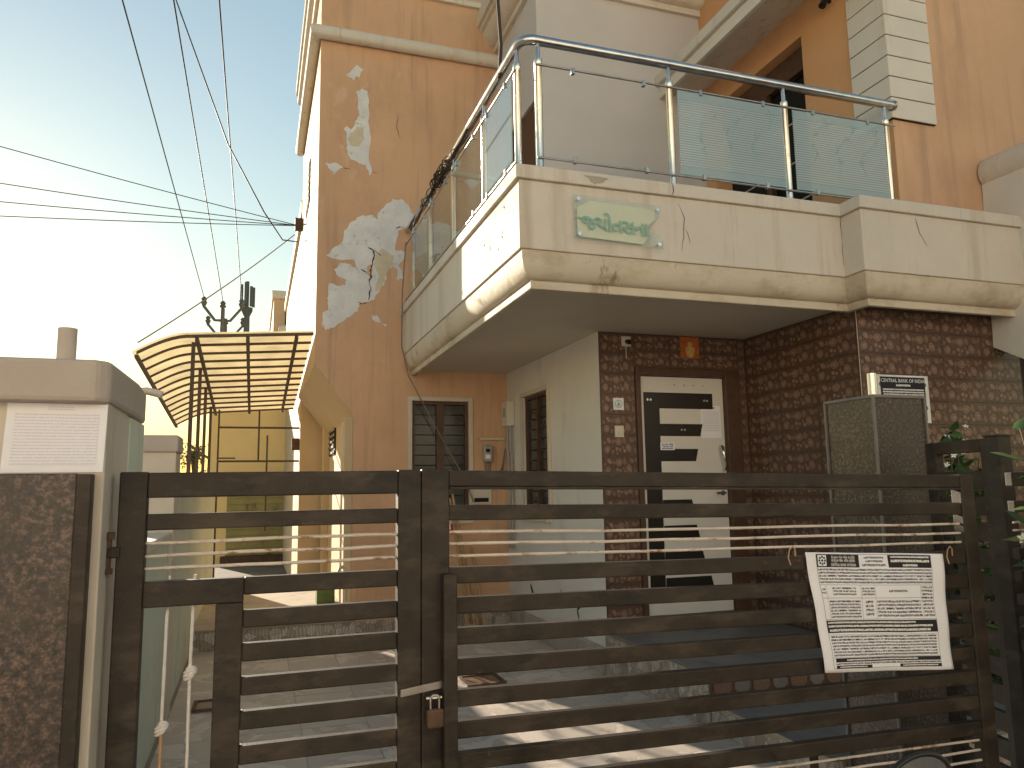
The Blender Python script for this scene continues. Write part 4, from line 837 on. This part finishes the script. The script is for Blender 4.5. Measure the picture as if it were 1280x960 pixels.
# cables tied to the railing and hanging down the wall
hc = random.Random(5)
for k in range(3):
    pts = [(RX-.02+.012*k, 8.75-j*.19+0*k, RZ-.035-.02*k+hc.uniform(-.03, .03)) for j in range(15)]
    lab = ['brown cable strapped beneath the side handrail', 'tangled dark cable looped along the side handrail', 'thin grey cable tied along the side handrail'][k]
    wire('tied_cable', lab, pts, (.012, .009, .007)[k], ('cable', 'cable', 'cable_grey')[k], cat='cable')
cbr = thing('cable_bundle', 'knotted bundle of brown cable ends on the side handrail', 'cable', (RX-.02, 7.0, RZ-.1))
for k in range(26):
    y0 = 7.0+hc.gauss(0, .28); R_ = hc.uniform(.03, .07); ph = hc.random()*6
    cb_ = B(); cb_.tube([(RX-.02+R_*math.cos(ph+a*.9), y0+a*.012, RZ-.05+R_*.9*math.sin(ph+a*.9)) for a in range(8)], .0045, 5); cb_.build('cable_loop', 'cable', cbr, smooth=80)
wire('riser_cable', 'pair of twisted brown cables rising from the handrail to the roof', [(RX-.02, 5.15, 4.72), (RX-.0, 5.16, 5.0), (RX-.03, 5.14, 5.4), (RX+.0, 5.16, 5.8), (RX-.02, 5.2, 6.4), (RX+.05, 5.6, 8.0)], .014, 'cable', cat='cable')
wire('hanging_cable', 'thin dark cable dangling from the balcony end past the window', [(1.66, 8.85, 4.6), (1.60, 8.75, 3.9), (1.60, 8.78, 3.3), (1.70, 8.85, 2.95), (1.95, 8.88, 2.5), (2.2, 8.88, 2.05), (2.4, 8.88, 1.72), (2.5, 8.9, 1.45)], .007, 'cable_grey', cat='cable')
wire('balcony_pipe', 'cream plastic pipe lying level behind the side glass', [(1.66, 6.58, 4.54), (2.2, 6.58, 4.53), (2.26, 6.58, 4.47), (2.26, 6.58, 3.26)], .025, 'pvc', cat='pipe')

# ================================================================== SIGNS AND PAPERS
def quad_map(tl, tr, br, bl, yv, ripple=0.0):
    def S(u, v, off=0.0):   # u right, v up, 0..1
        top = Vector(tl).lerp(Vector(tr), u); bot = Vector(bl).lerp(Vector(br), u); p = bot.lerp(top, v)
        d = ripple*(math.sin(u*9+v*5)+.7*math.sin(v*14-u*4)+.5*math.sin(u*23))
        return Vector((p.x, yv-abs(ripple)*2-d-off, p.y))
    return S
def sheet(S, name, mat, parent, u0, u1, v0, v1, nu, nv, off=0.0, uvs=(1, 1)):
    me = bpy.data.meshes.new(name); o0 = parent_loc(parent)
    vs = [S(u0+(u1-u0)*i/nu, v0+(v1-v0)*j/nv, off)-o0 for j in range(nv+1) for i in range(nu+1)]
    fs = [(j*(nu+1)+i, j*(nu+1)+i+1, (j+1)*(nu+1)+i+1, (j+1)*(nu+1)+i) for j in range(nv) for i in range(nu)]
    me.from_pydata(vs, [], fs); me.materials.append(mt[mat]); uvl = me.uv_layers.new(name='UVMap')
    for lp in me.loops:
        i, j = lp.vertex_index % (nu+1), lp.vertex_index//(nu+1); uvl.data[lp.index].uv = (i/nu*uvs[0], j/nv*uvs[1])
    me.polygons.foreach_set('use_smooth', [True]*len(fs)); ob = bpy.data.objects.new(name, me); C.objects.link(ob)
    if parent: ob.parent = parent
    return ob
# --- big notice on the gate
po = thing('bank_notice', 'large printed white bank notice tied to the gate slats', 'notice', (2.1, GY-.01, .97))
S = quad_map((1.79, 1.392), (2.397, 1.361), (2.40, .955), (1.838, .992), GY-.004, .0030)
pp = sheet(S, 'paper', 'paper', po, 0, 1, 0, 1, 40, 28); md = pp.modifiers.new('t', 'SOLIDIFY'); md.thickness = .0006; md.offset = 1
def blk(u0, u1, v0, v1, mat='ink', off=.0012, uvs=(1, 1), name='printed_block'): return sheet(S, name, mat, po, u0, u1, v0, v1, max(2, int((u1-u0)*40)), max(2, int((v1-v0)*28)), off, uvs)
def ptxt(t, u, v, size, mat, off=.0022, align='CENTER', bold=0.0, sx=1.0): return text_mesh(t, size, lambda a, c: S(u+a*sx/.6, v+c/.40, off), 'printed_text', mat, po, align, bold)
L0, L1 = .065, .90
for u0, u1, v0, v1 in ((L0, L1, .985, .988), (L0, L1, .03, .033), (L0, L0+.002, .03, .988), (L1-.002, L1, .03, .988)): blk(u0, u1, v0, v1)
blk(L0+.003, .36, .875, .984); blk(.58, L1-.003, .875, .984)
blk(.075, .135, .885, .978, 'paper', .0018)
b = B()   # round emblem: ring of small lobes about a diamond
for k in range(8):
    a = k*math.pi/4; cu, cv = .105+.020*math.cos(a), .932+.031*math.sin(a)
    b.poly([S(cu+.007*math.cos(q), cv+.010*math.sin(q), .0025) for q in [math.tau*i/7 for i in range(7)]])
b.poly([S(.105-.009, .932, .0025), S(.105, .932-.014, .0025), S(.105+.009, .932, .0025), S(.105, .932+.014, .0025)]); b.build('emblem', 'ink', po)
ptxt('સેન્ટ્રલ બેંક ઓફ ઇન્ડિયા', .250, .960, .0115, 'letter_white', bold=.0002, sx=.9); ptxt('सेन्ट्रल बैंक ऑफ इंडिया', .250, .930, .0120, 'letter_white', bold=.0002, sx=.9); ptxt('CENTRAL BANK OF INDIA', .250, .895, .0130, 'letter_white', bold=.0003, sx=.66)
blk(.40, .55, .945, .975, 'print', .0012, (14, 1)); blk(.41, .54, .915, .943, 'print', .0012, (10, 1)); blk(.38, .56, .88, .912, 'print', .0012, (18, 1))
blk(.60, .885, .955, .98, 'print_white', .0018, (26, 1)); blk(.60, .885, .915, .952, 'print_white', .0018, (17, 1)); blk(.69, .80, .88, .912, 'print_white', .0018, (8, 1))
blk(L0+.006, L1-.006, .735, .868, 'print', .0012, (95, 5))
for v in (.725, .615, .435): blk(L0, L1, v, v+.0025)
for u in (.105, .345, .45, .805): blk(u, u+.0015, .437, .725)
blk(.15, .31, .635, .71, 'print', .0012, (17, 3)); blk(.352, .445, .635, .71, 'print', .0012, (11, 3)); blk(.55, .70, .66, .69, 'print', .0012, (15, 1)); blk(.812, .893, .45, .72, 'print', .0012, (9, 9))
blk(.112, .335, .445, .60, 'print', .0012, (26, 6)); blk(.37, .43, .46, .60, 'print', .0012, (6, 4)); blk(.458, .798, .45, .60, 'print', .0012, (40, 5)); blk(.07, .10, .65, .70, 'print', .0012, (2, 2))
blk(L0+.002, L1-.002, .325, .428); blk(.075, .73, .398, .422, 'print_white', .0018, (55, 1)); blk(.075, .86, .366, .394, 'print_white', .0018, (60, 1)); blk(.08, .84, .33, .363, 'print_white', .0018, (42, 1))
blk(L0+.012, L1-.02, .13, .305, 'print', .0012, (95, 7)); blk(L0+.005, L1-.012, .308, .310); blk(L0+.005, L1-.012, .122, .124)
blk(.085, L1, .085, .118); blk(.17, .72, .092, .112, 'print_white', .0018, (40, 1)); blk(.085, L1, .06, .083, 'print', .0012, (70, 1)); blk(.085, .36, .032, .058); blk(.58, L1, .032, .058); blk(.11, .32, .037, .053, 'print_white', .0018, (20, 1)); blk(.60, .87, .037, .053, 'print_white', .0018, (26, 1))
b = B(); b.prism([tuple(S(0, .80, .001)), tuple(S(0, 1, .001)), tuple(S(.05, .995, .006)), tuple(S(.035, .9, .005))], (0, -.0004, 0)); b.build('folded_corner', 'paper', po)
for x, z, lab in ((1.735, 1.40, 'twist of brown tie wire by the notice emblem corner'), (2.43, 1.372, 'twist of brown tie wire by the plain margin of the bank notice')):
    b = B(); b.tube([(x+.03*math.cos(a*.8)*(.4+.1*a), GY-.012-.002*a, z-.02+.035*math.sin(a*.8)) for a in range(6)], .0022, 5); tag(b.build('tie_wire', 'rope_tan', None), lab, 'wire', 'tie wires holding the bank notice')
# --- paper on the left pillar
pn = thing('paper_notice', 'faded white typed sheet pasted on the plastered gate pillar', 'notice', (-.46, 2.1, 1.67))
S2 = quad_map((-.568, 1.849), (-.352, 1.847), (-.356, 1.681), (-.574, 1.681), 2.1035, .0006)
sheet(S2, 'paper', 'paper', pn, 0, 1, 0, 1, 16, 12)
sheet(S2, 'printed_text', 'print_light', pn, .40, .66, .90, .97, 8, 3, .001, (12, 2)); sheet(S2, 'printed_text', 'print_light', pn, .08, .92, .10, .86, 20, 16, .001, (55, 17))
# --- glass name plate
sg = thing('name_plate', 'broken green glass name plate with Gujarati lettering on the balcony front', 'sign', (2.36, 4.6, 3.30))
gy = 4.595
tri_plate([(2.02, 3.30), (2.70, 3.285), (2.705, 3.345), (2.66, 3.395), (2.60, 3.40), (2.62, 3.45), (2.68, 3.52), (2.70, 3.60), (2.02, 3.615)], lambda x, z: (x, gy, z), (0, -.008, 0)).build('glass_plate', 'sign_glass', sg)
tri_plate([(2.05, 3.325), (2.55, 3.31), (2.60, 3.37), (2.58, 3.40), (2.60, 3.45), (2.65, 3.50), (2.66, 3.575), (2.16, 3.59), (2.05, 3.53)], lambda x, z: (x, gy+.010, z), (0, -.002, 0)).build('yellow_film', 'film', sg)
for x, z in ((2.055, 3.585), (2.665, 3.57), (2.055, 3.335), (2.67, 3.315)):
    b = B(); b.tube([(x, 4.629, z), (x, gy-.012, z)], .007, 8); b.tube([(x, gy-.012, z), (x, gy-.020, z)], .013, 12); b.build('standoff', 'chrome', sg, smooth=40)
text_mesh('જયોતસના', .142, lambda a, c: (2.335+a*1.02, gy-.0095, 3.425+c-.065*(a+.27)*.4), 'painted_word', 'sign_green', sg, bold=.0022, spacing=.94)
b = B(); b.box(2.03, 2.11, gy-.0098, gy-.0092, 3.448, 3.456); b.build('painted_stroke', 'sign_green', sg)
# --- board on the tiled wall
nb = thing('notice_board', 'dark printed bank notice painted on the tiled front wall, white margins', 'notice', (4.9, YT, 2.1))
S3 = quad_map((4.69, 2.475), (5.22, 2.475), (5.22, 2.09), (4.69, 2.09), YT-.0105, 0)
sheet(S3, 'white_margin', 'letter_white', nb, 0, 1, 0, 1, 2, 2); sheet(S3, 'dark_field', 'navy', nb, .06, .93, .05, .96, 2, 2, .001)
text_mesh('CENTRAL BANK OF INDIA', .048, lambda a, c: S3(.5+a/.56*.84, .88+c/.45, .0018), 'printed_text', 'letter_white', nb, bold=.0004); text_mesh('VADODARA', .026, lambda a, c: S3(.5+a/.56, .78+c/.45, .0018), 'printed_text', 'letter_white', nb) if False else sheet(S3, 'printed_text', 'print_white', nb, .36, .64, .75, .82, 2, 2, .0018, (8, 1))
sheet(S3, 'printed_text', 'print_white', nb, .10, .90, .10, .72, 2, 2, .0018, (48, 12))

# ================================================================== SMALL THINGS ON THE HOUSE
sw = thing('switch_plate', 'cream bell switch plate on the tiles beside the door', 'switch', (3.135, YD, 2.10))
b = B(); b.box(3.09, 3.18, YD-.022, YD-.0105, 2.06, 2.165); b.build('plate', 'plastic', sw, bevel=.003); b = B(); b.box(3.122, 3.148, YD-.028, YD-.022, 2.085, 2.14); b.build('rocker', 'plastic', sw, bevel=.002)
bp_ = thing('emblem_plaque', 'white plaque with a blue emblem above the bell switch', 'plaque', (3.14, YD, 2.33))
b = B(); b.box(3.085, 3.19, YD-.016, YD-.0105, 2.31, 2.42); b.build('plate', 'letter_white', bp_, bevel=.001)
b = B()
for k in range(14):
    a0, a1 = math.tau*k/14, math.tau*(k+.8)/14; P = lambda a, r_: (3.138+r_*math.cos(a), YD-.0166, 2.365+r_*math.sin(a)); b.poly([P(a0, .030), P(a1, .030), P(a1, .038), P(a0, .038)])
b.build('emblem_ring', 'blue', bp_); b = B(); b.poly([(3.115, YD-.0166, 2.352), (3.161, YD-.0166, 2.352), (3.150, YD-.0166, 2.344), (3.126, YD-.0166, 2.344)]); b.poly([(3.120, YD-.0166, 2.356), (3.138, YD-.0166, 2.390), (3.156, YD-.0166, 2.356)]); b.build('emblem_mark', 'blue', bp_)
lp = thing('wall_lamp_holder', 'square cream lamp holder plate high on the tiles left of the door', 'lamp', (3.235, YD, 2.90))
b = B(); b.box(3.19, 3.285, YD-.018, YD-.0105, 2.905, 3.0); b.build('plate', 'plastic', lp, bevel=.003); b = B(); b.tube([(3.245, YD-.018, 2.95), (3.248, YD-.05, 2.945), (3.25, YD-.06, 2.925)], [.022, .022, .018], 12); b.build('socket', 'black', lp, smooth=40)
b = B(); b.box(3.232, 3.238, YD-.014, YD-.0105, 2.79, 2.904); b.build('wire_strip', 'plastic', lp)
pc = thing('picture_tile', 'small orange devotional picture tile above the front door', 'picture', (3.91, YD, 2.815))
b = B(); b.box(3.81, 4.015, YD-.02, YD-.0105, 2.818, 3.025); b.build('tile', 'pic_orange', pc, bevel=.002)
b = B(); rn = random.Random(2)
for cx, cz, r_ in ((3.912, 2.90, .05), (3.912, 2.955, .028), (3.885, 2.88, .022), (3.94, 2.88, .022), (3.912, 2.855, .04)):
    b.poly([(cx+r_*math.cos(a), YD-.0206-.0004*r_*50, cz+r_*.75*math.sin(a)) for a in [math.tau*i/10 for i in range(10)]])
b.build('gilt_motif', 'gold', pc)
ds = thing('door_sticker', 'small pale blue printed sticker on the black door inlay', 'sticker', (3.62, YD, 2.0))
S4 = quad_map((3.57, 2.015), (3.72, 2.015), (3.72, 1.945), (3.57, 1.945), YD+.0150, 0); sheet(S4, 'label', 'paper', ds, 0, 1, 0, 1, 2, 2); sheet(S4, 'printed_text', 'print', ds, .1, .9, .1, .9, 2, 2, .0008, (12, 3))
dn = thing('door_paper', 'faint white typed paper pasted on the white door leaf', 'notice', (4.13, YD, 2.05))
S5 = quad_map((4.02, 2.37), (4.24, 2.37), (4.24, 2.06), (4.02, 2.06), YD+.0185, 0); sheet(S5, 'paper', 'paper', dn, 0, 1, 0, 1, 2, 2); sheet(S5, 'printed_text', 'print_light', dn, .08, .92, .2, .84, 2, 2, .0008, (26, 12)); sheet(S5, 'printed_text', 'print', dn, .25, .72, .90, .97, 2, 2, .0008, (9, 1))
mb = thing('fuse_box', 'cream electrical box with conduits fixed on the white porch wall', 'electrical box', (XW, 8.75, 2.36))
b = B(); b.box(XW-.10, XW-.002, 8.66, 8.88, 2.36, 2.66); b.build('case', 'plastic', mb, bevel=.008); b = B(); b.box(XW-.106, XW-.10, 8.72, 8.80, 2.47, 2.58); b.build('cover', 'plastic_grey', mb, bevel=.002)
for dy, r_ in ((8.70, .016), (8.80, .022)):
    b = B(); b.tube([(XW-.05, dy, 2.36), (XW-.05, dy-.01, 2.1), (XW-.03, dy, 1.9), (XW-.03, dy, .9)], r_, 8); b.build('conduit', 'plastic_grey', mb, smooth=60)
em = thing('electric_meter', 'grey rounded electric meter on the orange wall beside the window', 'electric meter', (2.70, YO, 1.95))
b = B(); b.box(2.63, 2.75, YO-.09, YO-.003, 1.93, 2.14); b.build('case', 'plastic_grey', em, bevel=.025); b = B(); b.box(2.655, 2.705, YO-.093, YO-.089, 2.05, 2.09); b.build('display', 'dark', em); b = B(); b.box(2.65, 2.71, YO-.093, YO-.089, 1.97, 2.02); b.build('label_plate', 'letter_white', em)
b = B(); b.box(2.58, 2.90, YO-.05, YO-.003, 2.20, 2.225); b.build('shelf', 'frame_cream', em)
for k in range(3):
    b = B(); b.tube([(2.66+k*.03, YO-.04, 1.93), (2.66+k*.03, YO-.06, 1.8), (2.72+k*.05, YO-.05, 1.72), (2.88, YO-.04, 1.8+k*.05), (2.92, YO-.03, 2.1)], .008, 6); b.build('lead', 'cable_grey', em, smooth=80)
m2 = thing('meter_board', 'small white board with a dark strip below the electric meter', 'board', (2.6, YO, 1.43))
b = B(); b.box(2.50, 2.74, YO-.03, YO-.003, 1.43, 1.62); b.build('board', 'plastic', m2, bevel=.003); b = B(); b.box(2.52, 2.70, YO-.034, YO-.03, 1.45, 1.50); b.build('dark_strip', 'dark', m2)
rp_ = thing('number_plate', 'small red plate with a white numeral one on the orange wall', 'sign', (2.2, YO, 1.12))
b = B(); b.box(2.12, 2.275, YO-.012, YO-.003, 1.11, 1.235); b.build('plate', 'red', rp_); text_mesh('1', .12, lambda a, c: (2.24+a-.02, YO-.0125, 1.172+c), 'numeral', 'letter_white', rp_, bold=.003)
# sticks leaning on the orange wall
for k, (x0, y0, x1, z1, r_) in enumerate(((2.44, 8.66, 2.25, 1.55, .016), (2.34, 8.62, 2.22, 1.50, .012), (2.55, 8.62, 2.48, .92, .018), (2.38, 8.70, 2.28, 1.35, .010), (2.48, 8.68, 2.34, 1.10, .011))):
    b = B(); z0 = .005; b.tube([(x0, y0, z0), ((x0+x1)/2+.006, (y0+8.94)/2, z1*.5), (x1, 8.94, z1)], r_, 7)
    tag(b.build('wooden_stick', 'wood', None, smooth=60), ['thick long bamboo stick leaning on the orange wall', 'outermost slim long stick leaning below the red plate', 'short thick stick leaning near the wall corner', 'thinnest stick leaning among the bamboo sticks', 'slim short stick leaning among the bamboo sticks'][k], 'stick', 'sticks leaning against the orange wall')
for k, (x, y, w_, h_) in enumerate(((2.30, 8.55, .10, .09), (2.72, 8.80, .26, .11), (2.82, 8.55, .12, .08))):
    b = B(); b.box(x, x+w_, y, y+.11, .001, h_); b.map(lambda p: p+Vector((random.uniform(-.012, .012), random.uniform(-.012, .012), random.uniform(-.008, 0) if p.z > .05 else 0)))
    tag(b.build('concrete_block', 'concrete', None, bevel=.006), ['small grey concrete lump at the foot of the sticks', 'long grey concrete block against the orange wall foot', 'grey concrete lump beside the white porch wall foot'][k], 'block')
for k, (x, y, s) in enumerate(((1.70, 6.28, .34), (-.40, 6.35, .30))):
    h_ = thing('floor_hatch', ['square brown hatch cover in the courtyard floor below the porch wall', 'square brown hatch cover beside the mint compound wall'][k], 'hatch', (x+s/2, y+s/2, 0))
    b = B(); b.box(x, x+s, y, y+s, .0035, .012); b.build('cover', 'peb2', h_, bevel=.003)
    for a in ((x, x+s, y, y+.03), (x, x+s, y+s-.03, y+s), (x, x+.03, y+.03, y+s-.03), (x+s-.03, x+s, y+.03, y+s-.03)):
        b = B(); b.box(a[0], a[1], a[2], a[3], .0125, .020); b.build('rim', 'rust', h_)
# ropes on the narrow leaf
for k, (xt, xk, zk, xb) in enumerate(((-.207, -.209, 1.035, -.213), (-.144, -.146, 1.165, -.148))):
    rt = thing('rope', ['white cord with a low knot hanging in the gate slot by the hinge stile', 'white cord with a high knot hanging in the gate slot by the inner stile'][k], 'rope', (xb, GY-.02, .66))
    yy = GY+.015
    b = B(); b.tube([(xt, GY+.046, 1.41), (xt, GY+.046, 1.335), (xt, yy, 1.31), (xk+.001, yy, (1.33+zk)/2), (xk, yy, zk)], .0042, 8); b.build('upper_cord', 'rope', rt, smooth=60)
    b = B()
    for j in range(4): b.tube([(xk+(.010+.004*math.sin(j*1.1))*math.cos(a)+.0015*j-.002, yy+.010*math.sin(a), zk-.012+j*.007+.005*math.cos(a+.4*j)) for a in [math.tau*i/10 for i in range(11)]], .0042, 6)
    b.build('knot', 'rope', rt, smooth=60)
    b = B(); b.tube([(xk, yy, zk-.01), ((xk+xb)/2+.002, yy, (zk+.68)/2), (xb, yy, .66), (xb, yy, .64)], .0042, 8); b.build('lower_cord', 'rope_tan' if k == 0 else 'rope', rt, smooth=60)
# tap and bucket by the passage
tp_ = thing('garden_tap', 'small tap on a bent pipe beside the side passage wall', 'tap', (1.0, 8.8, .2))
b = B(); b.tube([(1.0, 8.86, .2), (1.0, 8.86, .72), (.97, 8.84, .76), (.92, 8.82, .76), (.90, 8.82, .70)], .014, 8); b.build('pipe', 'pvc', tp_, smooth=60); b = B(); b.box(.93, .97, 8.80, 8.84, .775, .79); b.build('tap_lever', 'chrome', tp_)
bu = thing('plastic_crate', 'small green plastic crate on the raised side passage', 'crate', (.9, 10.2, .2))
b = B(); b.box(.78, 1.0, 10.1, 10.35, .201, .22); b.build('base', 'leaf2', bu)
for a in ((.78, 1.0, 10.1, 10.115), (.78, 1.0, 10.335, 10.35), (.78, .795, 10.116, 10.334), (.985, 1.0, 10.116, 10.334)):
    b = B(); b.box(*a, .221, .56); b.build('side', 'leaf2', bu)

# dividing wall on the right
dv = thing('dividing_wall', 'white dividing wall with a rounded cream top beyond the tiled front', 'wall', (6.1, 4.5, 0))
b = B(); b.prism([(5.98, 4.76, 2.75), (5.98, 4.40, 2.55), (5.98, 3.7, 2.2), (5.98, 3.2, 2.2), (5.98, 3.2, 4.25), (5.98, 4.71, 4.25)], (.22, 0, 0)); b.build('wall_body', 'white', dv, bevel=.006)
b = B(); b.tube([(6.09, 3.2, 4.29), (6.09, 4.705, 4.29)], .15, 14); b.build('rounded_top', 'cream', dv, smooth=50)
b = B(); b.box(5.975, 6.2, 3.2, 3.42, -.03, 2.199); b.build('support', 'white', dv)

# ================================================================== SHRUBS
def shrub(label, c, h, spread, nst, seed, nfl, zlo=.2):
    rn = random.Random(seed); t = thing('flowering_shrub', label, 'shrub', (c[0], c[1], 0)); st = B(); lf_ = B(); tips = []
    def leaf_at(p, d, L_):
        up = Vector((0, 0, 1)); s = d.cross(up); s = s.normalized() if s.length > .01 else Vector((1, 0, 0)); n_ = s.cross(d).normalized(); W = L_*.26; mi = rn.choice([0, 0, 1])
        lf_.add([p, p+d*L_*.35+s*W-n_*W*.3, p+d*L_*.35+n_*W*.25*0, p+d*L_*.35-s*W-n_*W*.3, p+d*L_*.72+s*W*.75-n_*(W*.3+L_*.08), p+d*L_*.72-n_*L_*.06, p+d*L_*.72-s*W*.75-n_*(W*.3+L_*.08), p+d*L_-n_*L_*.2],
                [(0, 1, 2), (0, 2, 3), (1, 4, 5, 2), (2, 5, 6, 3), (4, 7, 5), (5, 7, 6)], mi)
    for i in range(nst):
        a = rn.uniform(0, 6.28); R_ = spread*rn.uniform(.3, 1); H = h*rn.uniform(.6, 1); P = [Vector((c[0]+R_*math.cos(a)*k**1.3/1+rn.uniform(-.02, .02), c[1]+R_*math.sin(a)*k**1.3+rn.uniform(-.02, .02), H*k*(1-.08*k))) for k in [j/7 for j in range(8)]]
        st.tube(P, [.012*(1-.8*j/7)+.002 for j in range(8)], 5); tips.append(P[-1])
        for j in range(1, 8):
            for q in range(8):
                p = P[j].lerp(P[j-1], rn.random())
                if p.z < zlo: continue
                d = Vector((rn.gauss(0, 1), rn.gauss(0, 1), rn.gauss(.1, .5))).normalized(); leaf_at(p, d, rn.uniform(.08, .16))
    st.build('stems', 'bark', t, smooth=60); lf_.build('foliage', ['leaf', 'leaf2'], t, smooth=60)
    for k in range(nfl):
        p = rn.choice(tips)+Vector((rn.gauss(0, .06), rn.gauss(0, .06), rn.gauss(-.05, .1))); ax = Vector((rn.gauss(-.5, .4), rn.gauss(-.8, .3), rn.gauss(.5, .4))).normalized(); s = ax.orthogonal().normalized(); q = ax.cross(s); b = B()
        for m in range(5):
            a = m*math.tau/5; d = s*math.cos(a)+q*math.sin(a); e = -s*math.sin(a)+q*math.cos(a); b.poly([p, p+d*.012+e*.007, p+d*.024, p+d*.012-e*.007])
        b.tube([p-ax*.03, p], .002, 5); b.build('flower', 'petal', t)
shrub('leafy shrub with white star flowers growing in front of the fixed slat panel', (2.88, 1.98), 2.06, .26, 22, 4, 22)
shrub('white flowered shrub growing against the tiled front wall', (4.75, 4.05), 2.2, .42, 20, 8, 16)

# ================================================================== MOTORCYCLE (only its mirror reaches into view)
mo = thing('motorcycle', 'parked motorcycle whose round black mirror rises before the gate', 'motorcycle', (1.30, .93, -.03))
yb0 = .93
for x in (.62, 1.92):
    w_ = B(); N = 28; R_ = .27
    w_.tube([(x+R_*math.cos(math.tau*i/N), yb0, .27+R_*math.sin(math.tau*i/N)) for i in range(N+1)], .045, 10); wh = w_.build('wheel', 'tyre', mo, smooth=60)
    b = B(); b.tube([(x, yb0-.05, .27), (x, yb0+.05, .27)], .05, 12)
    for i in range(8): b.tube([(x, yb0, .27), (x+.23*math.cos(i*math.pi/4), yb0, .27+.23*math.sin(i*math.pi/4))], .009, 6)
    b.build('rim', 'stainless_dull', wh)
b = B(); b.tube([(1.02, yb0, .95), (1.15, yb0, .80), (1.35, yb0, .78), (1.5, yb0, .70)], [.05, .14, .15, .08], 12); b.build('fuel_tank', 'bike_red', mo, smooth=60)
b = B(); b.tube([(1.42, yb0, .76), (1.6, yb0, .74), (1.95, yb0, .80), (2.1, yb0, .82)], [.08, .11, .10, .05], 12); b.build('seat', 'black', mo, smooth=60)
b = B(); b.box(1.12, 1.45, yb0-.10, yb0+.10, .26, .58); b.build('engine', 'stainless_dull', mo, bevel=.03)
b = B(); b.tube([(1.02, yb0, .88), (1.1, yb0, .5), (1.25, yb0, .3), (1.55, yb0, .32), (1.6, yb0, .7)], .022, 8); b.tube([(1.55, yb0, .32), (1.92, yb0, .27)], .022, 8); b.tube([(1.05, yb0, .82), (1.6, yb0, .68), (2.1, yb0, .75)], .02, 8); b.build('frame', 'black', mo, smooth=60)
for s in (-.06, .06):
    b = B(); b.tube([(.62, yb0+s, .27), (.98, yb0+s, .96)], .02, 8); b.build('fork', 'chrome', mo, smooth=60)
b = B(); b.tube([(1.12, yb0-.36, .98), (1.06, yb0-.2, 1.02), (1.0, yb0, .97), (1.06, yb0+.2, 1.02), (1.12, yb0+.36, .98)], .013, 8); b.build('handlebar', 'black', mo, smooth=60)
b = B(); b.lathe((.93, yb0, .88), [(.02, 0), (.085, .03), (.09, .1), (.085, .11)], 14, (-.95, 0, .2)); b.build('headlamp', 'chrome', mo, smooth=40)
b = B(); b.tube([(1.35, yb0-.02, -.03), (1.33, yb0-.28, -.03), (1.30, yb0-.08, .3)], .012, 6); b.build('stand', 'black', mo)
MC = Vector((1.008, 1.0, 1.163))
for sgn, c in ((1, MC), (-1, Vector((1.05, yb0-.32, 1.13)))):
    root_ = part_empty('mirror', c, mo); N = 24
    rim = [(c.x+.062*math.cos(math.tau*i/N)*(1.0), c.y, c.z+.036*math.sin(math.tau*i/N)*(1+.1*math.cos(math.tau*i/N))) for i in range(N+1)]
    b = B(); b.tube(rim, .0045, 8); b.build('mirror_rim', 'black', root_, smooth=60)
    b = B(); b.poly([(p[0], p[1]-.001, p[2]) for p in rim[:-1]]); b.build('mirror_glass', 'mirror', root_)
    b = B(); b.tube([(c.x, c.y+.004, c.z), (c.x, c.y+.022, c.z-.002)], [.058, .03], 16); b.map(lambda p: Vector((p.x, p.y, c.z+(p.z-c.z)*.6))); b.build('mirror_back', 'black', root_, smooth=40)
    hx_, hy_ = 1.07, yb0+sgn*.16
    b = B(); b.tube([(c.x, c.y+.012, c.z-.02), (c.x+.02, c.y+.012, c.z-.08), (hx_, hy_, 1.02)], .006, 8); b.build('mirror_stem', 'black', root_, smooth=60)

# ================================================================== HOUSES ACROSS THE STREET (added unseen behind camera to bounce sun onto this front)
def added_street_house(x0, x1, y1, h, mat, label, nwin):
    t = thing('added_street_house', label, 'house', ((x0+x1)/2, y1, 0))
    b = B(); b.box(x0, x1, y1-8, y1, -.03, h); b.build('wall', mat, t)
    b = B(); b.box(x0-.1, x1+.1, y1-8.1, y1+.15, h, h+.3); b.build('parapet', 'cream', t, bevel=.02)
    b = B(); b.box(x0+.4, x1-.4, y1+.002, y1+.7, 3.1, 3.25); b.build('chajja', 'cream', t, bevel=.01)
    for fl_ in (0, 1):
        for i in range(nwin):
            cx = x0+(x1-x0)*(i+.5)/nwin; z = 1.0+fl_*3.1
            if fl_ == 0 and i == nwin//2:
                b = B(); b.box(cx-.5, cx+.5, y1+.002, y1+.06, .0, 2.15); b.build('door', 'frame_brown', t, bevel=.006); continue
            b = B(); b.box(cx-.55, cx+.55, y1+.002, y1+.05, z, z+1.3); f_ = b.build('window', 'frame_cream', t, bevel=.006)
            for s in (-1, 1):
                b = B(); b.box(cx+s*.26-.22, cx+s*.26+.22, y1+.051, y1+.058, z+.08, z+1.22); b.build('pane', 'pane', f_)
added_street_house(-17, -7.2, -7.5, 6.6, 'quoin', 'pale unseen house added as sun bounce across the street opposite the compound wall', 4)
added_street_house(-6.4, 3.2, -7.2, 7.0, 'quoin', 'white unseen house added as sun bounce across the street opposite the gate', 4)
added_street_house(4.0, 14.0, -7.6, 6.8, 'cream', 'cream unseen house added as sun bounce across the street opposite the tiled porch', 4)
